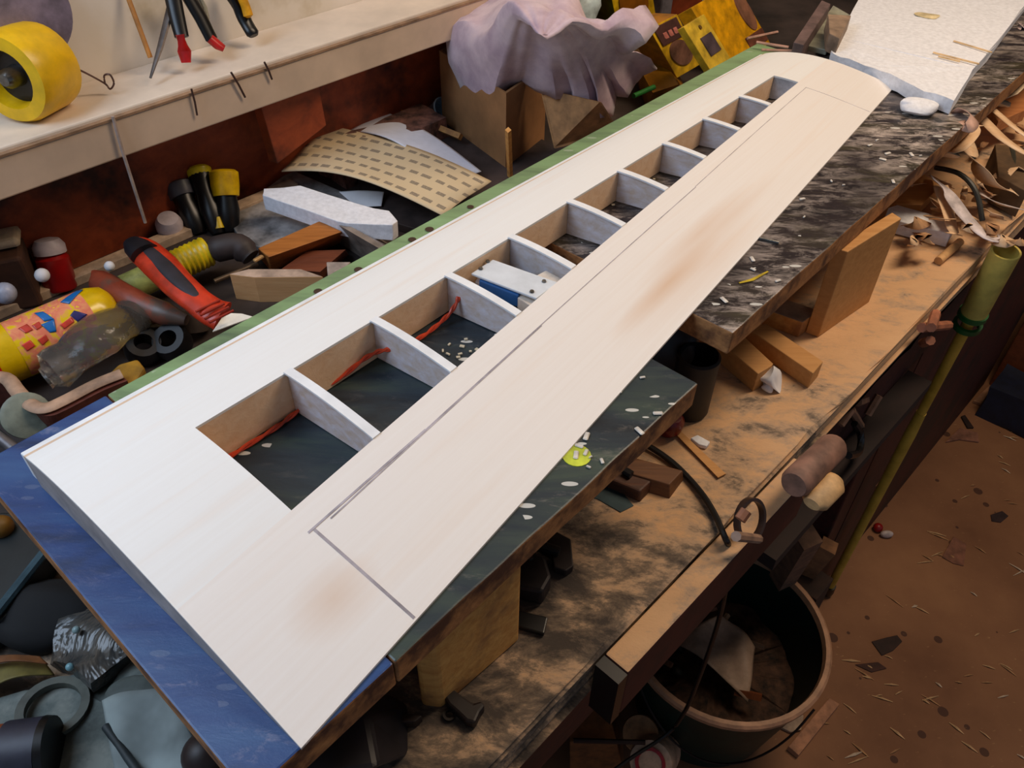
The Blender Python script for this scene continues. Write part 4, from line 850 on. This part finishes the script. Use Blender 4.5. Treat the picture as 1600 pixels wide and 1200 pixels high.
# ------------------------------------------------------------------ near left corner of the bench
pslab('black_tray', 'dark grey metal tray with a pale edge at the lower left frame edge', 'tray', [(-40, 800), (20, 800), (75, 858), (12, 960), (-40, 1000)], ZB+.03, .028, M((20, 28, 30), .4), bev=.002)
rod('aluminium_edge', 'thin blue grey metal bar along the dark tray at the left', 'bar', V(-12, 966, ZB+.034), V(72, 860, ZB+.034), .004, M((72, 98, 108), .35, .3), 8)
blob('black_bag', 'crumpled black bag between the dark tray and the newspaper', 'bag', V(58, 960, ZB+.012), .034, M((8, 8, 10), .8), 25, .4, flat=(1.2, 1, .5))
blob('mustard_cap', 'mustard yellow lump at the left frame edge below the board', 'cap', V(2, 822, ZB+.035), .010, M((120, 80, 14), .5), 10, .1)
psheet('olive_card', 'curved olive yellow card at the lower left', 'card', [(-30, 1090), (85, 1055), (70, 1035), (-30, 1048)], .012, M((122, 108, 52), .6), [ZB+.01, ZB+.01, ZB+.012, ZB+.012])
psheet('brown_card', 'orange brown strip of card above the olive one', 'card', [(-30, 1045), (75, 1038), (62, 1026), (-30, 1030)], .008, M((124, 74, 34), .6), [ZB+.02, ZB+.02, ZB+.022, ZB+.022])
b = nb(); rows = []
np_ = [(-60, 1110), (40, 1080), (120, 1075), (160, 1100), (205, 1020), (245, 1060), (300, 1140), (370, 1260), (280, 1330), (-60, 1330)]
prismP(b, np_, ZB+.004, .003); bmesh.ops.triangulate(b, faces=b.faces[:]); bmesh.ops.subdivide_edges(b, edges=b.edges[:], cuts=3, use_grid_fill=True)
for v in b.verts: v.co.z += noise.noise(v.co*22)*.004+.002
n_ = N('newsprint'); f = n_.noise(n_.coord(), 14, 6, .65); n_.col(n_.ramp(f, [(.35, (50, 54, 50)), (.5, (92, 100, 96)), (.62, (130, 134, 126))])); n_.rough(.8)
one('newspaper', 'grey stained sheet of paper covering the bench at the lower left', 'paper', b, n_.m)
psheet('grey_cloth', 'pale grey rag lying along the near board at the lower left', 'rag', [(160, 1095), (262, 1075), (360, 1260), (200, 1290)], .006, M((140, 150, 148), .8, 0, .15, 12), [ZB+.012, ZB+.016, ZB+.012, ZB+.012], wave=.005)
n_ = N('bag_film'); n_.b.inputs['Transmission Weight'].default_value = .35; n_.rough(.2); f = n_.noise(n_.coord(), 16, 4, .6, 1); n_.col(n_.ramp(f, [(.35, (46, 54, 58)), (.5, (86, 84, 80)), (.68, (120, 104, 86))])); n_.bump(f, .8, .01)
b = nb(); hexa(b, [V(70, 1040, ZB+.004), V(150, 1085, ZB+.004), V(215, 1020, ZB+.004), V(125, 920, ZB+.004), V(95, 960, ZB+.004)], [V(75, 1030, ZB+.018), V(150, 1065, ZB+.02), V(205, 1015, ZB+.02), V(128, 930, ZB+.018), V(95, 970, ZB+.02)])
bmesh.ops.triangulate(b, faces=b.faces[:]); bmesh.ops.subdivide_edges(b, edges=b.edges[:], cuts=4, use_grid_fill=True); rough_up(b, .006, 40)
one('plastic_bag', 'smoky clear plastic bag with parts beside the blue board', 'bag', b, n_.m, smooth=True)
b = nb(); lathe(b, [(.019, 0), (.024, 0), (.025, .006), (.019, .006)], V(85, 1110, ZB+.008), (.1, .1, 1), 28, True); one('rubber_ring', 'grey green ring lying on the grey paper', 'ring', b, M((84, 88, 80), .5), smooth=True)
t = thing('dark_roll', 'blue black round roll lying at the bottom left corner', 'roll', V(55, 1180, ZB))
b = nb(); tube(b, [V(12, 1178, ZB+.022), V(72, 1170, ZB+.022)], [.022, .022], 24); link('roll_body', b, M((46, 46, 60), .5), t, smooth=True)
b = nb(); tube(b, [V(72, 1170, ZB+.022), V(84, 1168, ZB+.022)], [.0225, .0215], 24); link('dark_end', b, M_black, t, smooth=True)
blob('copper_scrap', 'small orange scrap at the left frame edge beside the dark roll', 'scrap', V(4, 1148, ZB+.012), .008, M((140, 66, 26), .5), 30, .4)
blob('foam_bead', 'tiny pale glass bead on the smoky plastic bag, upper one', 'bead', V(119, 984, ZB+.026), .003, M((150, 176, 176), .3), 10, .1)
blob('foam_bead', 'tiny pale glass bead on the smoky plastic bag, lower one', 'bead', V(109, 1042, ZB+.026), .003, M((130, 176, 184), .3), 10, .1)
rod('dark_strap', 'dark narrow strap crossing the grey rag at the lower left', 'strap', V(165, 1135, ZB+.016), V(215, 1205, ZB+.018), .003, M((36, 44, 46), .6))
blob('dark_ball', 'dark brown round piece under the corner of the blue board at the bottom', 'ball', V(318, 1180, ZB+.02), .016, M((40, 24, 20), .5), 12, .15)
blob('dark_pad', 'grey green pad on the rag beside the blue board', 'pad', V(205, 1085, ZB+.012), .014, M((84, 92, 88), .7), 12, .3, flat=(1.4, 1, .3))
# ------------------------------------------------------------------ bench front: handles, scraps
t = thing('wooden_roller', 'worn pinkish wooden roller lying on the ledge under the bench edge', 'roller', PW(1270, 760, -.14))
b = nb(); a_, c_ = PW(1240, 758, -.145), PW(1304, 696, -.145); tube(b, [a_, a_.lerp(c_, .06), a_.lerp(c_, .94), c_], [.012, .0145, .0145, .012], 18); link('roller_body', b, M((140, 102, 84), .7, 0, .15, 30), t, smooth=True)
b = nb(); a_, c_ = PW(1268, 788, -.125), PW(1304, 748, -.125); tube(b, [a_, a_.lerp(c_, .15), a_.lerp(c_, .8), c_], [.008, .0135, .0145, .009], 18, .7); one('wooden_oval', 'pale oval wooden piece below the pinkish roller', 'handle', b, M((206, 164, 112), .6), smooth=True)
t = thing('hanging_hook', 'black curved hook on the bench front right of the roller', 'hook', PW(1330, 690, -.19))
b = nb(); tube(b, cat([PW(1335, 662, -.185), PW(1345, 680, -.175), PW(1342, 706, -.165), PW(1326, 712, -.16)], 5), .0045, 8); link('hook', b, M_black, t, smooth=True)
for i, (x0, y0, x1, y1, r_) in enumerate(((1313, 664, 1330, 640, .005), (1330, 640, 1352, 676, .005), (1356, 648, 1374, 618, .005), (1340, 628, 1352, 624, .006))):
    lb = ('left leg of the pale bracket', 'right leg of the pale bracket', 'short pale stick right of the bracket', 'small pinkish chip above the bracket')[i]+' on the dark bench front'
    rod('wooden_scrap', lb, 'scrap', PW(x0, y0, -.19), PW(x1, y1, -.19), r_, M((150, 110, 84), .7), 6, 'scraps on the bench front')
for i, (x0, y0, x1, y1) in enumerate(((1440, 512, 1482, 508), (1462, 490, 1455, 512), (1442, 536, 1454, 532))):
    rod('clamp_peg', ('horizontal', 'upright', 'lowest small')[i]+' pinkish peg sticking out under the bench edge near the pole', 'peg', PW(x0, y0, -.17), PW(x1, y1, -.16), .006, M((170, 106, 76), .6), 8, 'pegs near the pole')
t = thing('clamp_ring', 'dull metal clamp with ring under the bench edge above the bucket', 'clamp', PW(1170, 810, -.165))
b = nb(); lathe(b, [(.017, -.003), (.020, -.003), (.020, .003), (.017, .003)], PW(1172, 812, -.155), (.6, -.6, .5), 28, True); link('ring', b, M((80, 62, 54), .4, .6), t, smooth=True)
b = nb(); tube(b, [PW(1150, 838, -.13), PW(1185, 842, -.13)], .004, 8); link('screw_bar', b, M((150, 120, 100), .6), t, smooth=True)
b = nb(); tube(b, [PW(1156, 812, -.15), PW(1166, 798, -.15)], .005, 8); link('peg', b, M((140, 92, 66), .6), t)
# offcuts stacked under the ledge
for i, (x0, y0, z0_, x1, y1, z1_, r_, c_, lb) in enumerate(((1222, 905, .27, 1262, 838, .50, .024, (120, 88, 66), 'dusty pinkish offcut right of the bucket under the bench, left one'), (1244, 912, .20, 1296, 852, .34, .020, (140, 98, 64), 'dusty tan offcut right of the bucket beside the pole foot'), (1330, 820, .06, 1368, 752, .30, .014, (110, 66, 40), 'reddish brown slat leaning on the bench front behind the pole'))):
    rod('leaning_offcut', lb, 'offcut', V(x0, y0, z0_), V(x1, y1, z1_), r_, M(c_, .8), 4)
b = nb(); bbox(b, .99, 1.055, -.34, -.16, .0, .25); one('scrap_crate', 'low dark wooden crate on the floor under the bench right of the bucket', 'crate', b, M((52, 32, 22), .8), bev=.002)
# ------------------------------------------------------------------ yellow pole with hollow top
foot = V(1293, 924, .012); tp = V(1572, 392, .96)
t = thing('bamboo_pole', 'long yellow green pole with a hollow tube top leaning on the bench', 'pole', foot-Vector((0, 0, .012)))
d = tp-foot; L_ = d.length
def proj(v):
    c_ = Vector((v.x, v.y, v.z-CAMH)); k = lambda a: a.x*c_.x
    M3 = Matrix((AX, AY, AD)); w_ = Vector((c_.x, c_.y, -c_.z)); q = AX*w_.x+AY*w_.y+AD*w_.z
    return 800+FPX*q.x/q.z, 600+FPX*q.y/q.z
ut = min((abs(proj(foot+d*(i/500))[1]-499), i/500) for i in range(200, 500))[1]
b = nb(); tube(b, [foot+d*.02, foot+d*.3, foot+d*(ut-.28), foot+d*(ut-.22)], [.0085, .0085, .0095, .008], 14); link('lower_cane', b, wood('cane', (170, 140, 46), (212, 178, 72), stretch=(6, 6, 6), rough=.4), t, smooth=True)
b = nb(); tube(b, [foot+d*(ut-.25), foot+d*(ut+.01)], [.0070, .0085], 14); link('upper_cane', b, wood('cane2', (176, 142, 44), (220, 178, 70), stretch=(6, 6, 6), rough=.4), t, smooth=True)
b = nb(); lathe(b, [(.0135, 0), (.0175, .004), (.0185, L_*(1-ut)), (.0158, L_*(1-ut)), (.0125, .004)], foot+d*ut, d, 28, True); tb = link('hollow_tube', b, M((214, 192, 96), .35, 0, .06), t, smooth=True)
for u in (ut+.006, ut-.016):
    b = nb(); lathe(b, [(.0145, 0), (.0195, 0), (.0195, .008), (.0145, .008)], foot+d*u, d, 24, True); link('green_tape', b, M((24, 96, 44), .4), t, smooth=True)
b = nb(); lathe(b, [(0, -.012), (.011, -.011), (.0125, -.002), (.0115, .022), (0, .022)], foot+d*.006, d, 20); link('rubber_tip', b, M_black, t, smooth=True)
# ------------------------------------------------------------------ bucket with rubbish
bc = Vector((.380, .754, 0)); ztop = .27; br = .176
bc = V(1136, 983, ztop); bc.z = .004
t = thing('rubbish_bucket', 'round dark green bucket with a tan rim standing on the floor half under the bench', 'bucket', bc)
b = nb(); lathe(b, [(0, 0), (.125, 0), (.130, .004), (br-.006, ztop-.02), (br-.006, ztop-.008), (br-.012, ztop-.008), (br-.012, ztop-.02), (.124, .010), (0, .010)], bc, n=56); link('bucket_wall', b, M((8, 40, 32), .5), t, smooth=True)
b = nb(); lathe(b, [(br-.013, ztop-.012), (br, ztop-.014), (br+.001, ztop-.004), (br-.003, ztop), (br-.010, ztop)], bc, n=56, closed=True); link('rim', b, M((176, 132, 100), .5, 0, .08), t, smooth=True)
b = nb(); tube(b, cat([bc+Vector((math.cos(a)*(br+.004), math.sin(a)*(br+.004), ztop-.03-.10*math.sin((a+2.7)/1.9*PI)**1)) for a in [-2.7+.19*i for i in range(11)]], 3), .002, 6); link('wire_handle', b, M((40, 30, 26), .4, .5), t, smooth=True)
def inb(px_, py_, z): return V(px_, py_, z)
b = nb(); lathe(b, [(0, .135), (.150, .135), (.143, .12), (0, .06)], bc, n=40); bmesh.ops.subdivide_edges(b, edges=b.edges[:], cuts=2)
for v in b.verts:
    if v.co.z > .13: v.co.z += noise.noise(v.co*22)*.02
one('sawdust_fill', 'dark brown sawdust and rubbish filling the bucket', 'rubbish', b, M((66, 46, 34), .9, 0, .35, 50), smooth=True)['kind'] = 'stuff'
psheet('paper_sheet', 'crumpled grey white plastic sheet inside the bucket', 'sheet', [(1052, 1005), (1168, 1098), (1180, 1010), (1125, 960)], .02, M((176, 150, 130), .6, 0, .12, 20), [.185, .18, .19, .20], wave=.012)
for i, (x0, y0, x1, y1, r_, c_) in enumerate(((1075, 1000, 1100, 985, .012, (150, 78, 34)), (1095, 1005, 1118, 992, .010, (122, 72, 40)), (1010, 1015, 1050, 1040, .006, (120, 86, 66)), (1120, 985, 1138, 960, .005, (170, 140, 110)), (1160, 1000, 1195, 1012, .006, (90, 70, 56)), (1030, 985, 1050, 978, .005, (110, 76, 60)), (1090, 960, 1120, 950, .004, (130, 92, 70)), (1148, 1080, 1190, 1090, .008, (120, 62, 26)))):
    nm = ('orange wood chunk', 'small brown chunk', 'pale stick', 'upright cream splinter', 'grey brown splinter', 'short pink splinter', 'thin tan splinter', 'rust coloured strip')[i]
    rod('wood_scrap', nm+' among the rubbish inside the bucket', 'scrap', V(x0, y0, .18), V(x1, y1, .19), r_, M(c_, .7), 4, 'scraps in the bucket')
for i, (x, y) in enumerate(((1052, 1000), (1060, 1012), (1030, 1038), (1056, 1052), (1150, 985))):
    blob('dark_lump', 'dark round lump among the bucket rubbish', 'lump', V(x, y, .165), .012, M((14, 12, 10), .6), 20, .4, 'dark lumps in the bucket')
# ------------------------------------------------------------------ floor items around the bucket
b = nb(); hexa(b, [V(890, 1210, .02), V(975, 1210, .02), V(975, 1150, .02), V(890, 1140, .02)], [V(890, 1160, .16), V(963, 1155, .16), V(945, 1090, .16), V(892, 1092, .16)]); one('small_carton', 'brown cardboard carton on the floor left of the bucket', 'carton', b, M((128, 80, 40), .8), bev=.002)
t = thing('white_pot', 'white pot with a red outlined label on the floor under the bucket rim', 'pot', V(1020, 1200, .1))
b = nb(); c_ = V(1022, 1185, .12); lathe(b, [(0, -.06), (.036, -.06), (.040, .01), (.036, .03), (.020, .034), (0, .034)], c_, (-.35, -.55, .75), 28); pot = link('pot_body', b, M((206, 170, 140), .5), t, smooth=True)
ax_ = Vector((-.35, -.55, .75)).normalized(); b = nb(); lathe(b, [(.020, .0342), (.026, .0345), (.026, .0355), (.020, .0355)], c_, ax_, 28, True)
link('red_ring', b, M((170, 20, 24), .4), pot, smooth=True)
b = nb(); lathe(b, [(0, -.012), (.030, -.012), (.032, .0), (.030, .004), (0, .004)], V(1000, 1146, .13), (-.2, -.4, .9), 28); one('cream_disc', 'pale tan disc lying on the dark stick above the white pot', 'disc', b, M((190, 140, 96), .6), smooth=True)
rod('dark_stick', 'thin dark stick lying between the carton and the white pot', 'stick', V(896, 1157, .17), V(1008, 1160, .17), .0045, M((36, 18, 14), .4), 8)
rod('steel_rod', 'grey rod leaning against the bench leg left of the carton', 'rod', V(853, 1090, .52), V(860, 1156, .40), .004, M((110, 98, 90), .4, .4), 8)
b = nb(); hexa(b, [B(.02, -.13, .55), B(.26, -.13, .55), B(.26, -.09, .55), B(.02, -.09, .55)], [B(.02, -.13, .86), B(.26, -.13, .86), B(.26, -.09, .86), B(.02, -.09, .86)]); b.free()
def floor_slab(label, pts, th_, mat, name='wood_scrap', cat_='scrap', z=0):
    b = nb(); prismP(b, pts, z+th_, th_-.001); one(name, label, cat_, b, mat, bev=.001)
floor_slab('pinkish wooden stick on the floor at the lower right of the bucket', [(1232, 1166), (1296, 1090), (1312, 1100), (1248, 1180)], .016, M((176, 124, 92), .7), 'wooden_stick', 'stick')
floor_slab('white plastic scrap on the floor against the bucket', [(1212, 1132), (1240, 1106), (1256, 1118), (1252, 1140), (1236, 1144)], .008, M((172, 146, 124), .6))
floor_slab('pale wooden chip on the floor near the far crate', [(1521, 626), (1546, 602), (1558, 610), (1543, 634)], .01, M((166, 122, 92), .7), 'wood_chip')
floor_slab('grey brown flat scrap on the floor right of the yellow pole', [(1478, 690), (1500, 668), (1528, 676), (1530, 690), (1500, 686)], .006, M((140, 96, 76), .8))
floor_slab('dull pink flat patch of card on the floor', [(1472, 870), (1490, 838), (1510, 850), (1506, 884), (1490, 880)], .003, M((136, 90, 70), .8), 'card_scrap', 'card')
floor_slab('dark stain coloured chip on the far floor', [(1502, 650), (1508, 648), (1522, 668), (1512, 668)], .006, M((44, 26, 20), .8), 'wood_chip')
blob('red_bead', 'small red bead on the floor right of the pole foot', 'bead', V(1372, 824, .012), .011, M((150, 16, 16), .4), 10, .1)
blob('white_bead', 'small white bead on the floor next to the red one', 'bead', V(1386, 834, .011), .010, M((206, 190, 184), .5), 10, .2, flat=(1.5, .8, 1))
floor_slab('blackish grease patch scrap on the floor right of the bucket', [(1362, 1002), (1384, 996), (1402, 992), (1410, 1002), (1396, 1016), (1378, 1024)], .003, M((54, 36, 30), .8), 'rag_scrap', 'scrap')
floor_slab('dark brown flat scrap below the blackish patch on the floor', [(1336, 1038), (1372, 1034), (1386, 1044), (1362, 1050)], .003, M((70, 42, 34), .8), 'rag_scrap', 'scrap')
floor_slab('dark spot shaped leather scrap on the floor at the right', [(1548, 804), (1566, 798), (1576, 806), (1564, 816), (1550, 814)], .003, M((56, 38, 38), .8), 'rag_scrap', 'scrap')
for i in range(170):
    if i < 26: x, y = random.gauss(1395, 25), random.gauss(860, 18)
    elif i < 52: x, y = random.gauss(1510, 35), random.gauss(700, 16)
    else: x, y = random.uniform(1215, 1600), random.uniform(600, 1200)
    p = V(x, y, 0); tt = p.dot(NB)
    if tt < -.08 or (p-Vector((bc.x, bc.y, 0))).length < .2: continue
    a = random.uniform(-.9, .5); l = random.uniform(.006, .022)
    b = nb(); dd = Vector((math.cos(a), math.sin(a), 0))*l; p.z = .0015
    tube(b, [p-dd, p+Vector((0, 0, .002)), p+dd], [.0006, random.uniform(.0012, .0030), .0006], 5, .5)
    one('floor_shaving', 'small pale shaving lying on the brown spotted floor', 'shaving', b, random.choice([M((206, 166, 120), .7), M((182, 136, 92), .7), M((214, 190, 164), .6)]), 'shavings on the floor')
# ------------------------------------------------------------------ chest and blue thing at the far right
t = thing('wooden_chest', 'reddish brown wooden chest on the floor at the right frame edge', 'chest', B(2.5, .2, 0))
b = nb(); bbox(b, 2.15, 2.85, -.19, .55, .0, .26); link('chest_body', b, wood('chest_wood', (92, 44, 20), (128, 66, 34), stretch=(4, 20, 20)), t, bev=.003)
b = nb(); bbox(b, 2.14, 2.87, -.192, .57, .261, .28); link('lid', b, wood('chest_lid', (130, 76, 44), (160, 98, 60), stretch=(4, 20, 20)), t, bev=.003)

b = nb(); bbox(b, 2.0, 2.13, -.17, .02, .0, .10); bmesh.ops.subdivide_edges(b, edges=b.edges[:], cuts=4, use_grid_fill=True); rough_up(b, .012, 15); one('navy_bag', 'navy blue bag on the floor before the chest at the right frame edge', 'bag', b, M((18, 26, 50), .7), smooth=True)
